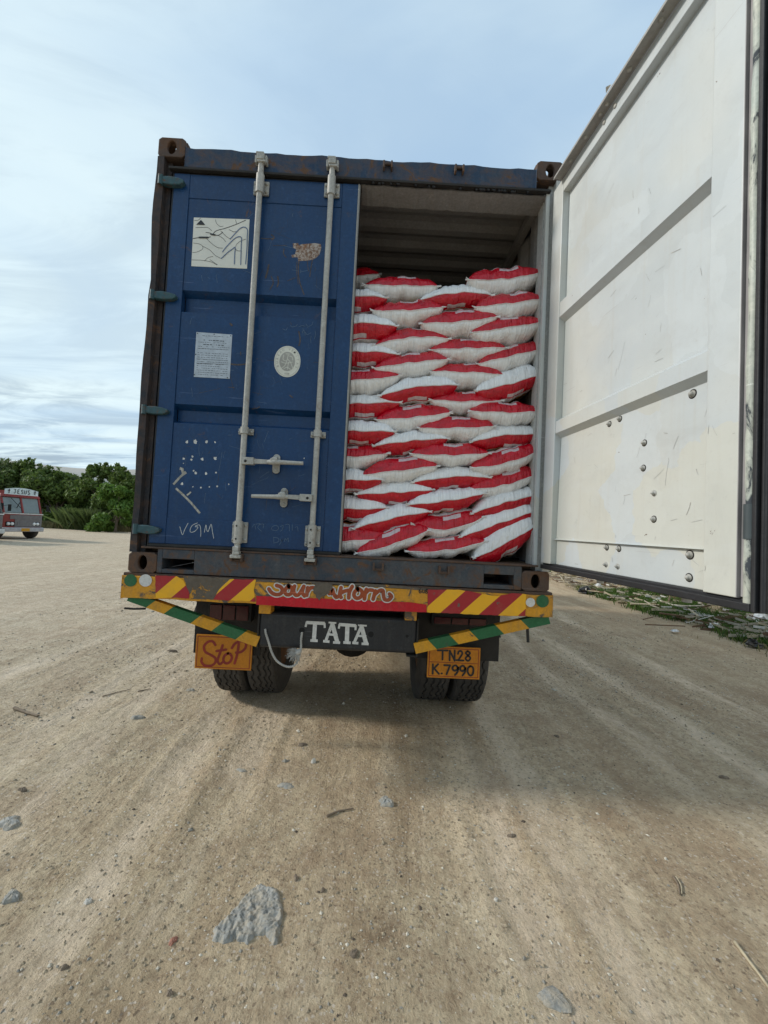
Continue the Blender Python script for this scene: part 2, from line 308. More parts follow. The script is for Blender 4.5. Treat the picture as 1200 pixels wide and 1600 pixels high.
def sack(name, seed):
    t = NT(name); uvn = t.N.new('ShaderNodeUVMap').outputs[0]; s = t.sep(uvn); u, v = s[0], s[1]
    oi = t.N.new('ShaderNodeObjectInfo').outputs['Random']
    off = t.N.new('ShaderNodeCombineXYZ'); t.L.new(t.math('MULTIPLY', oi, 40.), off.inputs[0]); t.L.new(t.math('MULTIPLY', oi, 17.), off.inputs[1])
    va = t.N.new('ShaderNodeVectorMath'); va.operation = 'ADD'; t.L.new(uvn, va.inputs[0]); t.L.new(off.outputs[0], va.inputs[1]); uo = va.outputs[0]
    wob = t.noise(9, 3, vec=uo, lo=.3, hi=.7, o0=-.006, o1=.006); vv = t.math('ADD', v, wob)
    white = t.mix(t.noise(1., 4, .6, vec=t.mapped((110, 5, 1), src=uo), lo=.35, hi=.75), (.87, .87, .87), (.68, .68, .68))
    white = t.mix(t.noise(7, 6, .6, vec=uo, lo=.58, hi=.8, o1=.3), white, (.50, .46, .40))
    redc = t.mix(t.noise(14, 5, .6, vec=t.mapped((1, 2, 1), src=uo), lo=.35, hi=.7), (.58, .003, .018), (.36, .002, .011))
    lab = t.mix(t.rng(t.noise(1., 2, vec=t.mapped((18, 120, 1), src=uo)), .5, .56, 0, .5), (.66, .62, .62), (.25, .05, .06))
    labn = t.rng(t.noise(1., 1, vec=t.mapped((7, 1, 1), src=uo)), .50, .52)
    band = t.mix(labn, (.66, .60, .58), lab)
    printc = t.mix(t.noise(22, 3, vec=uo, lo=.42, hi=.6), (.50, .26, .05), (.16, .06, .02)); printc = t.mix(t.noise(9, 2, vec=uo, lo=.55, hi=.6), printc, (.38, .01, .015))
    # red side: v>0
    c = t.mix(t.rng(vv, .098, .0995), redc, band); c = t.mix(t.rng(vv, .135, .137), c, printc)
    # a pale label block low on the red band of some sacks
    lb = t.math('MULTIPLY', t.math('MULTIPLY', t.rng(vv, .062, .0625), t.rng(vv, .090, .0895)), t.math('MULTIPLY', t.rng(t.math('ADD', u, t.math('MULTIPLY', oi, .08)), .245, .247), t.rng(t.math('ADD', u, t.math('MULTIPLY', oi, .08)), .365, .363)))
    c = t.mix(t.math('MULTIPLY', lb, .85), c, (.60, .57, .58))
    c = t.mix(t.rng(v, .0000, .0004), white, c)
    edge = t.math('MULTIPLY', t.rng(v, -.004, -.0038), t.rng(v, .0032, .003)); c = t.mix(edge, c, (.78, .70, .69))
    h = t.math('ADD', t.noise(1., 3, .5, vec=t.mapped((46, 5, 1), src=uo)), t.math('MULTIPLY', t.noise(16, 4, .6, vec=uo, dist=1.), .8)); t.bump(h, .9, .018)
    ro = t.mix(t.rng(v, 0, .0005), (.5,)*3, (.22,)*3); return t.set(c, ro)
M['sack'] = sack('printed_woven_sack', 0)
M['tie'] = simple('white_stitching', (.72, .70, .68), .8)

# ------------------------------------------------------------------ terrain noise
_T = RNG.random((256, 256))
def vnoise(x, y, f, ox=0, oy=0):
    x = np.asarray(x)*f+ox+1000; y = np.asarray(y)*f+oy+1000; xi = np.floor(x).astype(int); yi = np.floor(y).astype(int); fx = x-xi; fy = y-yi
    fx = fx*fx*(3-2*fx); fy = fy*fy*(3-2*fy); a = _T[xi % 256, yi % 256]; b = _T[(xi+1) % 256, yi % 256]; c = _T[xi % 256, (yi+1) % 256]; d = _T[(xi+1) % 256, (yi+1) % 256]
    return (a*(1-fx)+b*fx)*(1-fy)+(c*(1-fx)+d*fx)*fy-.5
def strip_edge(y): return 5.55+.045*np.asarray(y)+.35*vnoise(0*np.asarray(y), y, .45, 5, 3)
TRK = (-2.9, -1.86, -1.50, -.86, -.52, .80, 1.14, 2.20, 2.76, 3.6)
def gz(x, y, fine=True):
    x = np.asarray(x, float); y = np.asarray(y, float)
    z = .035*vnoise(x, y, .22, 3, 9)+.014*vnoise(x, y, .9)
    near = np.exp(-((x/14)**2+((y)/14)**2))
    z = z + near*.016*(vnoise(x, y*.12, 3.2, 7, 1))+near*.007*vnoise(x, y*.35, 9, 2, 2)
    xw = x+.10*np.sin(np.asarray(y)*.55)+.22*vnoise(0*x, y, .35, 4, 6)
    for i, c in enumerate(TRK):
        d = np.abs(xw-c); z = z+near*np.clip(vnoise(x*.2, y, .8, i*7, 3)+.45, 0, 1)*(-.009*np.exp(-(d/.10)**4)+.008*np.exp(-((d-.15)/.03)**2))
    t = np.clip((x-strip_edge(y))/1.6, 0, 1); z = z+t*t*(3-2*t)*(.16+.30*(vnoise(x, y, 1.3, 8, 8)+.3))*(x < 40)
    if fine: z = z+near*(.0045*vnoise(x, y, 24, 1, 5)+.0035*vnoise(x, y, 55, 4, 2))
    # flat under the wheels of the truck
    w = np.exp(-(((x+.05)/1.5)**2+((y-1.3)/.6)**2)**2); return z*(1-.8*w)
def gp(px, py):
    q = G(px, py); return float(q[0]), float(q[1]), float(gz(q[0], q[1]))

# ================================================================== GROUND
def ground():
    def axis(c0, c1, h, far, n):   # dense between c0 and c1, growing outside
        a = list(np.arange(c0, c1, h)); s = h; x = c1
        while x < far: a.append(x); s *= 1.07; x += s
        a.append(far); s = h; x = c0-h
        b = []
        while x > -far: b.append(x); s *= 1.07; x -= s
        b.append(-far); return np.array(b[::-1]+a)
    X = axis(-2.6, 3.6, .0135, 900, 0); Y = axis(-1.5, 2.6, .0135, 900, 0)
    gx, gy = np.meshgrid(X, Y, indexing='ij'); z = gz(gx, gy); nx, ny = len(X), len(Y)
    V = np.stack([gx, gy, z], -1).reshape(-1, 3).astype(np.float32)
    i, j = np.meshgrid(np.arange(nx-1), np.arange(ny-1), indexing='ij'); a = (i*ny+j).ravel(); F = np.stack([a, a+ny, a+ny+1, a+1], -1).astype(np.int32)
    me = bpy.data.meshes.new('ground'); me.vertices.add(len(V)); me.vertices.foreach_set('co', V.ravel()); me.loops.add(F.size); me.loops.foreach_set('vertex_index', F.ravel())
    me.polygons.add(len(F)); me.polygons.foreach_set('loop_start', np.arange(0, F.size, 4, dtype=np.int32)); me.polygons.foreach_set('loop_total', np.full(len(F), 4, dtype=np.int32))
    me.update(calc_edges=True); me.polygons.foreach_set('use_smooth', np.ones(len(F), bool))
    t = NT('dusty_gravel_ground'); s = t.sep()
    st = t.noise(1., 7, .62, vec=t.mapped((2.2, .34, 1), (0, 0, .05)), dist=1.1)
    c = t.mix(t.rng(st, .36, .66), (.300, .240, .158), (.50, .43, .305))
    c = t.mix(t.noise(.55, 5, .6, dist=.7, lo=.40, hi=.70, o1=.75), c, (.40, .365, .262))
    c = t.mix(t.noise(1.7, 6, .65, dist=1., lo=.50, hi=.74, o1=.7), c, (.25, .185, .125))
    c = t.mix(t.noise(1., 5, .6, vec=t.mapped((5, .8, 1), (0, 0, -.03)), dist=1., lo=.50, hi=.78, o1=.5), c, (.55, .50, .385))
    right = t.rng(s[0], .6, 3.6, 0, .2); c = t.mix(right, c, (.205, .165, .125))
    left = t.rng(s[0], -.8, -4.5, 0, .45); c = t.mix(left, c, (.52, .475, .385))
    c = t.mix(t.noise(38, 6, .72, lo=.47, hi=.70, o1=.65), c, (.150, .112, .075)); c = t.mix(t.noise(13, 6, .7, dist=.6, lo=.50, hi=.72, o1=.5), c, (.215, .165, .115)); c = t.mix(t.noise(75, 3, .6, lo=.60, hi=.74, o1=.55), c, (.54, .50, .42))
    vc = t.voro(120, out=1); vs = t.sep(vc); c = t.mix(t.rng(vs[0], .965, .97, 0, .6), c, (.50, .48, .43)); c = t.mix(t.rng(vs[1], .965, .97, 0, .6), c, (.10, .078, .058))
    wy = t.math('ADD', t.math('MULTIPLY', t.math('SINE', t.math('MULTIPLY', s[1], .55)), .10), t.noise(1., 4, .6, vec=t.mapped((.6, .45, 0)), lo=.3, hi=.7, o0=-.10, o1=.10)); xw = t.math('ADD', s[0], wy); dm = None
    for q in TRK:
        dd = t.math('ABSOLUTE', t.math('SUBTRACT', xw, q)); dm = dd if dm is None else t.math('MINIMUM', dm, dd)
    dm = t.math('ADD', dm, t.noise(5, 6, .7, lo=.3, hi=.7, o0=-.05, o1=.05)); trm = t.math('MULTIPLY', t.math('MULTIPLY', t.rng(dm, .17, .06), t.noise(1., 6, .65, vec=t.mapped((3, .7, 1)), dist=.8, lo=.42, hi=.62, o1=.9)), t.noise(9, 7, .75, lo=.35, hi=.58, o0=.3)); c = t.mix(t.math('MULTIPLY', trm, .72), c, (.60, .53, .42))
    loose = t.math('MULTIPLY', t.rng(dm, .12, .24), t.noise(6, 6, .7, dist=.5, lo=.44, hi=.66, o1=.5)); c = t.mix(loose, c, (.235, .18, .12)); hm = t.N.new('ShaderNodeVectorMath'); hm.operation = 'DISTANCE'; t.L.new(t.geo, hm.inputs[0]); hm.inputs[1].default_value = (.28, -.88, 0)
    c = t.mix(t.math('MULTIPLY', t.rng(hm.outputs['Value'], .13, .02, 0, .7), t.rng(t.noise(18, 5), .35, .6)), c, (.10, .065, .04))
    h = t.math('ADD', t.math('ADD', t.noise(22, 9, .72), t.math('MULTIPLY', t.noise(95, 3, .6), .35)), t.math('MULTIPLY', t.noise(1., 5, .6, vec=t.mapped((9, 2., 1)), dist=.8), .9))
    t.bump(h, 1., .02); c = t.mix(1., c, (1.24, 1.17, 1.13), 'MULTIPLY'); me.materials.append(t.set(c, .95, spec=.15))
    o = bpy.data.objects.new('ground', me); C.objects.link(o); o['kind'] = 'structure'; return o
ground()

def hills():
    b = MB(); V = []; F = []; n = 90
    for k in range(n):
        a = math.radians(-75+150*k/(n-1)); d = 330; x = math.sin(a)*d; y = math.cos(a)*d
        h = 31+5*vnoise(a*3, 0, 2)+2*vnoise(a*9, 0, 2, 3)
        V += [(x*.93, y*.93, -3), (x*.97, y*.97, h*.65), (x, y, float(h)), (x*1.08, y*1.08, -3)]
    for k in range(n-1):
        for j in range(3): F.append((4*k+j, 4*k+4+j, 4*k+5+j, 4*k+1+j))
    b.add(V, F, 0, True); b.build('hills', simple('bare_beige_hillside', (.42, .40, .36), .95, 0, .12, .02, 0), kind='structure')  # pale grey-beige is the bare hill's own colour
hills()

# ================================================================== TREES
def leafmat(name, a, b):
    t = NT(name); oi = t.N.new('ShaderNodeUVMap').outputs[0]; s = t.sep(oi); c = t.mix(s[0], a, b); c = t.mix(t.rng(s[1], .75, 1., 0, .5), c, tuple(q*1.6 for q in b))
    m = t.set(c, .55, spec=.3); tr = t.N.new('ShaderNodeBsdfTranslucent'); t.L.new(c, tr.inputs[0]); mx = t.N.new('ShaderNodeMixShader'); mx.inputs[0].default_value = .3
    t.L.new(t.b.outputs[0], mx.inputs[1]); t.L.new(tr.outputs[0], mx.inputs[2]); t.L.new(mx.outputs[0], t.N['Material Output'].inputs[0]); return m
LEAF = [leafmat('dark_green_leaves', (.055, .095, .020), (.145, .205, .045)), leafmat('fresh_green_leaves', (.065, .13, .018), (.13, .23, .04)), leafmat('dull_green_leaves', (.055, .085, .026), (.14, .18, .055))]
BARK = simple('grey_brown_bark', (.11, .085, .06), .9, 0, .4, 5, .6)
def foliage(blobs, n, size, rng):
    V = []; UVs = []
    w = np.array([b[3]**2 for b in blobs]); w /= w.sum()
    ci = rng.choice(len(blobs), n, p=w); B = np.array([b[:3] for b in blobs])[ci]; R = np.array([b[3] for b in blobs])[ci]
    d = rng.normal(size=(n, 3)); d /= np.linalg.norm(d, axis=1)[:, None]; rad = R*(.45+.6*rng.random(n)**.6)
    c = B+d*rad[:, None]*np.array([1, 1, .8]); nn = d+rng.normal(size=(n, 3))*.7; nn /= np.linalg.norm(nn, axis=1)[:, None]
    a = np.cross(nn, rng.normal(size=(n, 3))); a /= np.linalg.norm(a, axis=1)[:, None]; b = np.cross(nn, a); s = size*(.5+rng.random(n))[:, None]
    V = np.stack([c-a*s, c-b*s*.45+nn*s*.12, c+a*s, c+b*s*.45+nn*s*.12], 1).reshape(-1, 3)
    col = np.clip(.5+.25*rng.normal(size=len(blobs)), 0, 1)[ci]*.6+.4*rng.random(n); uv = np.stack([col, rng.random(n)], -1); uv = np.repeat(uv, 4, 0)
    return V, uv
def tree(x, y, w, h, seed, leaf, label, group, name='tree', dense=1., base=.12, n=9000, size=.17, cat='tree'):
    rng = np.random.default_rng(seed); z0 = float(gz(x, y, False)); t = thing(name, (x, y, z0), label, cat, group)
    tr = MB(); top = np.array([x+rng.normal()*.2, y, z0+h*.5]); tr.tube([(x, y, z0-.2), (x+.05, y, z0+h*.22), top], [h*.028, h*.022, h*.014], 8)
    blobs = []
    k = int(15*dense)
    for i in range(k):
        a = rng.random()*6.28; r = math.sqrt(rng.random())*w*.5; q = rng.random()
        hz_ = h*(base+(1-base)*q)*(1-.35*(r/(w*.5))**2); br = w*(.12+.10*rng.random())
        hz_ = min(hz_, h-br*.6); bc = (x+math.cos(a)*r, y+math.sin(a)*r*.7, z0+max(hz_, br*.5)); blobs.append((*bc, br))
        if i < 9: tr.tube([(x+.03, y, z0+h*(.15+.25*rng.random())), ((x+bc[0])/2, (y+bc[1])/2, (z0+bc[2])/2+h*.15), bc], [h*.012, h*.008, h*.003], 6)
    for i in range(22):     # ragged top sprigs: short strings of leaf puffs climbing outwards
        a = rng.random()*6.28; r = math.sqrt(rng.random())*w*.42; cx_, cyq, cz_ = x+math.cos(a)*r, y+math.sin(a)*r*.6, z0+h*(.74+.08*rng.random())*(1-.25*(r/(w*.5))**2)
        dx = rng.normal()*.10
        for q in range(3): blobs.append((cx_+dx*q, cyq, cz_+h*.055*q, w*(.062-.016*q)))
    tr.build('trunk', BARK, t)
    V, uv = foliage(blobs, n, size, rng); b = MB(); b.v = V.tolist(); m = len(V)//4; b.f = [(4*i, 4*i+1, 4*i+2, 4*i+3) for i in range(m)]; b.m = [0]*m; b.s = [False]*m; b.uv = uv
    b.build('crown', leaf, t); return t
def tx(px, y): return float(CAM[0]+(y-CAM[1])*(px-600)/FOC*1.0)
TG = 'trees along the far edge of the yard'
TR = [(-40, 34, 7.5, 5.8, 0, 'dark bushy tree cut by the left picture edge, far behind the parked trucks'),
      (28, 36, 6.5, 5.9, 2, 'broad dull green tree right behind the sign board of the parked red truck'),
      (62, 37, 5.0, 6.9, 0, 'tallest tree with sprays of leaves sticking out on top, just right of the red truck'),
      (104, 36, 5.2, 5.4, 0, 'lower dark tree in the dip between the two tall trees'),
      (142, 37, 4.6, 5.3, 2, 'middle tree with the bare hill showing over its top'),
      (176, 36, 5.6, 6.7, 0, 'tall dark tree nearest the left side of the blue container'),
      (226, 35, 5.5, 6.3, 0, 'dark tree mostly hidden behind the left edge of the container')]
for i, (px, y, w, h, lf, lab) in enumerate(TR): tree(tx(px, y), y, w, h, 20+i, LEAF[lf], lab, TG, base=.03, n=9500)
tree(tx(196, 31), 31, 3.2, 4.2, 50, LEAF[1], 'bright green bushy young tree beside the container, in front of the dark trees', TG, base=.03, n=6000, size=.15)
for i, (x, y, w, h) in enumerate([(-46, 35, 8, 6)]): tree(x, y, w, h, 70+i, LEAF[0], 'dark green tree of the hedge beyond the left picture edge', TG, base=.03, n=5000)
def dry_grass(name, spots, n, hgt, spread, mat, label, seed):
    rng = np.random.default_rng(seed); V = []
    k = rng.integers(0, len(spots), n); S = np.array(spots)[k]; x = S[:, 0]+rng.normal(size=n)*spread[0]; y = S[:, 1]+rng.normal(size=n)*spread[1]; z = gz(x, y, False)
    a = rng.random(n)*6.28; h = hgt*(.4+.8*rng.random(n)); w = np.minimum(h*.035+.003, .011); l = rng.normal(size=(n, 2))*h[:, None]*.35; ca, sa = np.cos(a)*w, np.sin(a)*w
    V = np.stack([np.stack([x-ca, y-sa, z-.01], -1), np.stack([x+ca, y+sa, z-.01], -1), np.stack([x+l[:, 0]*.4+ca*.7, y+l[:, 1]*.4+sa*.7, z+h*.6], -1), np.stack([x+l[:, 0], y+l[:, 1], z+h], -1)], 1).reshape(-1, 3)
    b = MB(); b.v = V.tolist(); b.f = [(4*i, 4*i+1, 4*i+2, 4*i+3) for i in range(n)]; b.m = [0]*n; b.s = [False]*n; b.uv = np.repeat(rng.random((n, 2)), 4, 0)
    o = b.build(name, mat, kind='stuff'); tag(o, label, 'grass'); return o
DRY = leafmat('dry_grass_blades', (.15, .13, .06), (.30, .26, .13)); GRN = leafmat('weed_blades', (.035, .075, .015), (.10, .17, .035))
dry_grass('dry_grass', [(tx(p, 33.5), 33.4) for p in range(-20, 215, 6)], 9000, .55, (.7, .35), DRY, 'band of dry brownish grass and weeds at the foot of the far trees', 5)
dry_grass('tall_grass', [(tx(p, 32.5), 33.) for p in (125, 135, 145, 155)], 2500, 1.6, (.5, .3), LEAF[2], 'clump of tall thin grass before the trees beside the container', 6)

# ================================================================== RIGHT-HAND BUILDING
def godown():
    t = thing('warehouse', (8.3, 6, 0), 'tall whitewashed warehouse wall glimpsed right of the open white door', 'building')
    wm = NT('old_whitewash'); c = wm.mix(wm.noise(1.3, 7, .65, lo=.35, hi=.7), (.60, .585, .54), (.72, .70, .65)); c = wm.mix(wm.noise(4, 9, .75, dist=1, lo=.53, hi=.66, o1=.8), c, (.36, .33, .28))
    c = wm.mix(wm.noise(1., 4, .6, vec=wm.mapped((6, 6, .5)), lo=.55, hi=.8, o1=.5), c, (.24, .22, .2)); wm.bump(wm.noise(9, 8, .7), .8, .05); wmm = wm.set(c, .9)
    b = MB(); x0, x1 = 8.15, 22; ya, yb = -14, 52; zt = 9.0
    ops = [(y, y+1.7) for y in np.arange(-12, 50, 4.65)]; prev = ya      # high vent openings under the eave
    for (o0, o1) in ops: b.box(x0, x0+.35, prev, o0, 7.35, 8.25); prev = o1
    b.box(x0, x0+.35, prev, yb, 7.35, 8.25); b.box(x0, x0+.35, ya, yb, -.4, 7.35); b.box(x0, x0+.35, ya, yb, 8.25, zt)
    b.box(x0+.35, x1, yb-.35, yb, -.4, zt); b.box(x0+.35, x1, ya, ya+.35, -.4, zt); b.box(x1, x1+.3, ya, yb, -.4, zt)
    for y in np.arange(ya+.5, yb, 4.65): b.box(x0-.18, x0, y, y+.4, -.4, 7.2)
    b.build('wall', wmm, t)
    
    for o0, o1 in ops: d = MB(); d.box(x0+.3, x0+.34, o0, o1, 7.35, 8.25); d.build('vent_dark_panel', M['void'], t)  # black panel closes each vent, painting the dark of the inside
    r = MB(); n = 120
    for k in range(n):
        y = ya-.5+(yb-ya+1)*k/n; w = (yb-ya+1)/n*.55; r.hexa([(x0-.5, y, zt+.03), (x0-.5, y+w, zt+.03), ((x0+x1)/2, y+w, zt+2.6), ((x0+x1)/2, y, zt+2.6), (x0-.5, y, zt+.07), (x0-.5, y+w, zt+.07), ((x0+x1)/2, y+w, zt+2.64), ((x0+x1)/2, y, zt+2.64)])
    r.hexa([(x0-.45, ya-.5, zt-.01), (x0-.45, yb+.5, zt-.01), ((x0+x1)/2, yb+.5, zt+2.57), ((x0+x1)/2, ya-.5, zt+2.57), (x0-.45, ya-.5, zt+.02), (x0-.45, yb+.5, zt+.02), ((x0+x1)/2, yb+.5, zt+2.6), ((x0+x1)/2, ya-.5, zt+2.6)])
    r.hexa([((x0+x1)/2, ya-.5, zt+2.57), ((x0+x1)/2, yb+.5, zt+2.57), (x1+.5, yb+.5, zt), (x1+.5, ya-.5, zt), ((x0+x1)/2, ya-.5, zt+2.62), ((x0+x1)/2, yb+.5, zt+2.62), (x1+.5, yb+.5, zt+.05), (x1+.5, ya-.5, zt+.05)])
    r.build('roof', simple('weathered_roof_sheet', (.33, .32, .30), .7, .0, .25, 2), t)
godown()

# ================================================================== CONTAINER
cont = thing('shipping_container', (0, 3, H0), 'rusty blue shipping container with one door open, loaded on the truck', 'container')
Z0, Z1 = H0, H0+2.591; DY = .022
YB = 6.058
def casting(xs, z0, top):
    b = MB(); x0 = xs*1.219; x1 = xs*1.057; xa, xb = min(x0, x1), max(x0, x1); cx = (xa+xb)/2; z1 = z0+.118; zc = (z0+z1)/2; t = .024
    b.sheet_hole((cx, 0, zc), (1, 0, 0), (0, 0, 1), (0, 1, 0), .081, .059, .026, .041, t)                      # rear face
    if top: b.sheet_hole((x0, .101, zc), (0, 1, 0), (0, 0, 1), (-xs, 0, 0), .077, .059, .040, .026, t)            # outer side
    else: b.box(*sorted((x0, x0-xs*t)), .0242, .178, z0, z1)
    zz = z1 if top else z0
    if top: b.sheet_hole((cx-xs*.012, .101, zz), (1, 0, 0), (0, 1, 0), (0, 0, -1), .069, .077, .031, .055, t)
    else: b.box(*sorted((x0-xs*t, x1)), .0242, .178, z0, z0+.015)
    b.box(xa, xb, .178, .19, z0, z1); b.box(x1-xs*.0 if xs < 0 else x1, (x1-.012) if xs < 0 else x1+.012, .024, .178, z0, z1) if False else None
    xi0, xi1 = sorted((x1, x1+xs*.012)); b.box(xi0, xi1, .0242, .178, z0+.002, z1-.002)
    zb = (z0, z0+.012) if top else (z1-.012, z1); b.box(xa+.002, xb-.002, .0242, .178, zb[0]+.001, zb[1]-.001)
    return b.build('corner_casting', M['casting'], cont, bevel=.006)
for xs in (-1, 1):
    casting(xs, Z0, False); casting(xs, Z1-.118, True)
    b = MB()
    
    for z in (Z0, Z1-.118): b = MB(); b.box(*sorted((xs*1.219, xs*1.057)), YB-.178, YB, z, z+.118); b.build('front_corner_casting', M['casting'], cont, bevel=.006)
# corner posts (rear), bent and rusty: outer strip with a wavy edge, recessed inner channel
for xs in (-1, 1):
    b = MB(); n = 26; zs = np.linspace(Z0+.118, Z1-.118, n); V = []; F = []
    for i, z in enumerate(zs):
        wv = .0 if xs > 0 else .55*(.006*math.sin(z*5.1)+.004*math.sin(z*13)+(.018*math.exp(-((z-2.87)/.07)**2)-.012*math.exp(-((z-3.2)/.25)**2)))
        xo = xs*(1.219-.004-abs(wv)*.0)-(-xs)*(-wv)*1.0; xi = xs*1.178; V += [(xo, .0, z), (xo, .16, z), (xi, .16, z), (xi, .004+.004*math.sin(z*17), z)]
    for i in range(n-1):
        for j in range(4): F.append((4*i+j, 4*i+(j+1) % 4, 4*i+4+(j+1) % 4, 4*i+4+j))
    F += [(0, 1, 2, 3), (4*n-4, 4*n-3, 4*n-2, 4*n-1)]; b.add(V, F, 0, False)
    x0, x1 = sorted((xs*1.178, xs*1.150)); b.box(x0, x1, .045, .16, Z0+.118, Z1-.118)
    x0, x1 = sorted((xs*1.150, xs*1.132)); b.box(x0, x1, .075, .16, Z0+.146, Z1-.15)
    b.build('corner_post', M['post'] if xs < 0 else M['ceil_light'], cont)
    if xs > 0:
        b = MB(); b.box(1.128, 1.149, .02, .044, Z0+.15, Z1-.16); b.build('door_stop_strip', M['white'], cont)
# header
hd = MB(); n = 40; V = []; F = []; xs_ = np.linspace(-1.056, 1.056, n)
for i, x in enumerate(xs_):
    dz = .003*math.sin(x*21)+.002*math.sin(x*47+1); V += [(x, .004, 3.548), (x, .118, 3.548), (x, .118, 3.675+dz), (x, .004+.003*math.sin(x*9), 3.668+dz)]
for i in range(n-1):
    for j in range(4): F.append((4*i+j, 4*i+4+j, 4*i+4+(j+1) % 4, 4*i+(j+1) % 4))
F += [(3, 2, 1, 0), (4*n-4, 4*n-3, 4*n-2, 4*n-1)]; hd.add(V, F, 0)
hd.build('door_header', M['blue_rusty'], cont, bevel=.004)
b = MB(); b.box(-1.15, 1.15, .0, .03, 3.533, 3.5478); b.build('rain_lip', M['dark'], cont, bevel=.003)
b = MB()
V = []; F = []; n = 70
for i in range(n):      # torn pale lining strip hanging under the header
    x = .0+1.14*i/(n-1); z = 3.531-.004*abs(math.sin(x*23))-.003*random.random()+(.012 if x < .62 else .0)*0; V += [(x, .034, z), (x, .185, z-.006)]
for i in range(n-1): F.append((2*i, 2*i+2, 2*i+3, 2*i+1))
b.add(V, F, 0); b.add([(q[0], q[1], q[2]+.006) for q in V], [f[::-1] for f in F], 0); b.build('header_lining', M['ceil'], cont)
# scorched foam crumbs along the lip of the opening
b = MB()
for i in range(34):
    x = .05+1.0*random.random() if i < 16 else .72+.22*random.random(); b.lathe((x, .012, 3.530-.006*random.random()), (0, 0, 1), [(.002, -.006), (.008, -.003), (.009, .002), (.004, .006)], 6, capend=True)
b.build('torn_seal_crumbs', M['gasket'], cont, kind='stuff')
# sill with fork pockets
b = MB(); zb, zt = Z0+.004, Z0+.142; pl = (-1.027, -.844); pr = (.835, 1.012); zp0, zp1 = Z0+.028, Z0+.088
for x0, x1 in ((-1.056, pl[0]), (pl[1], pr[0]), (pr[1], 1.056)): b.box(x0, x1, .003, .013, zb, zt)
for p in (pl, pr): b.box(p[0], p[1], .003, .013, zb, zp0); b.box(p[0], p[1], .003, .013, zp1, zt); b.box(p[0], p[1], .0131, .40, zp1, zp1+.006); b.box(p[0]-.006, p[0], .0131, .4, zp0, zp1); b.box(p[1], p[1]+.006, .0131, .4, zp0, zp1); b.box(p[0], p[1], .0131, .4, zp0-.006, zp0)
b.box(-1.056, 1.056, .0131, .12, zt-.008, zt); b.build('door_sill', M['sill'], cont, bevel=.003)
b = MB(); b.box(-1.15, 1.15, -.003, .11, Z0+.1425, Z0+.153); b.build('sill_threshold', M['casting'], cont, bevel=.003)
# lugs / lock keepers on header and sill
def keeper(x, z, down, m='galv', sc=1.):
    b = MB(); s = -1 if down else 1
    b.box(x-.036*sc, x-.022*sc, -.030, .003, z-.022, z+.022); b.box(x+.022*sc, x+.036*sc, -.030, .003, z-.022, z+.022); b.box(x-.036*sc, x+.036*sc, -.012, .003, z+s*.010, z+s*.024)
    b.build('cam_keeper', M[m], cont, bevel=.003)
RX = (-.595, -.173)
for x in RX: keeper(x, 3.598, False); keeper(x, Z0+.115, True, 'casting')
for x, z in ((P(606, 262)[0], P(606, 262)[2]), (P(717, 268)[0], P(717, 268)[2])): keeper(x, z, False, 'casting', .8)
for px, py in ((591, 885), (693, 890)): q = P(px, py); keeper(q[0], q[2], True, 'casting', .9)
# inner and outer side walls (corrugated), roof, floor, end wall
def corr(n, pitch, d):   # profile points along length
    out = []
    for k in range(n):
        t = k*pitch; out += [(t, 0), (t+pitch*.25, 0), (t+pitch*.5, d), (t+pitch*.75, d)]
    return out
for xs in (-1, 1):
    b = MB(); prof = [p for p in corr(21, .278, -.036) if p[0] < YB-.35]; V = []; F = []
    for (t, d) in prof: V += [(xs*(1.2+d), .165+t, Z0+.16), (xs*(1.2+d), .165+t, Z1-.05)]
    for i in range(len(prof)-1): F.append((2*i, 2*i+2, 2*i+3, 2*i+1))
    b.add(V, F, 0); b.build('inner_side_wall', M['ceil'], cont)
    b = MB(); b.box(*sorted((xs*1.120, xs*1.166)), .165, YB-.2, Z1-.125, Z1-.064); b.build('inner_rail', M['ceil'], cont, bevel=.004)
    b = MB(); b.add([(q[0]+xs*.002, q[1], q[2]) for q in V], F, 0); b.build('outer_side_wall', M['blue'], cont)
    b = MB(); b.box(*sorted((xs*1.219, xs*1.16)), .19, YB-.18, Z1-.09, Z1-.03); b.box(*sorted((xs*1.219, xs*1.17)), .19, YB-.18, Z0+.02, Z0+.16); b.build('side_rail', M['blue_rusty'], cont, bevel=.004)
    b = MB(); b.box(*sorted((xs*1.219, xs*1.15)), YB-.17, YB, Z0+.118, Z1-.118); b.build('front_corner_post', M['blue'], cont)
b = MB(); prof = [p for p in corr(28, .209, .02) if p[0] < YB-.2]; V = [(-1.16, .12, Z1-.055), (1.16, .12, Z1-.055), (-1.16, .30, Z1-.055), (1.16, .30, Z1-.055)]; F = []
for (t, d) in prof: V += [(-1.16, .34+t, Z1-.062+d*1.0), (1.16, .34+t, Z1-.062+d*1.0)]
for i in range(len(V)//2-1): F.append((2*i, 2*i+1, 2*i+3, 2*i+2))
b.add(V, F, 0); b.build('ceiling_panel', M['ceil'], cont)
b = MB(); b.add([(q[0], q[1], q[2]+.012) for q in V], F, 0); b.build('roof_panel', M['blue_rusty'], cont)
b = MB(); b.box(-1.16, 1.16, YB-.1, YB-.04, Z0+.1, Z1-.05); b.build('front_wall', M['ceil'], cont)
b = MB(); b.box(-1.16, 1.16, .121, YB-.1, Z0+.12, Z0+.152); b.build('deck', M['floor'], cont)
b = MB()
for y in np.arange(.5, YB-.3, .32): b.box(-1.16, 1.16, y, y+.05, Z0+.02, Z0+.119)
b.build('cross_member', M['dark'], cont, kind='stuff')
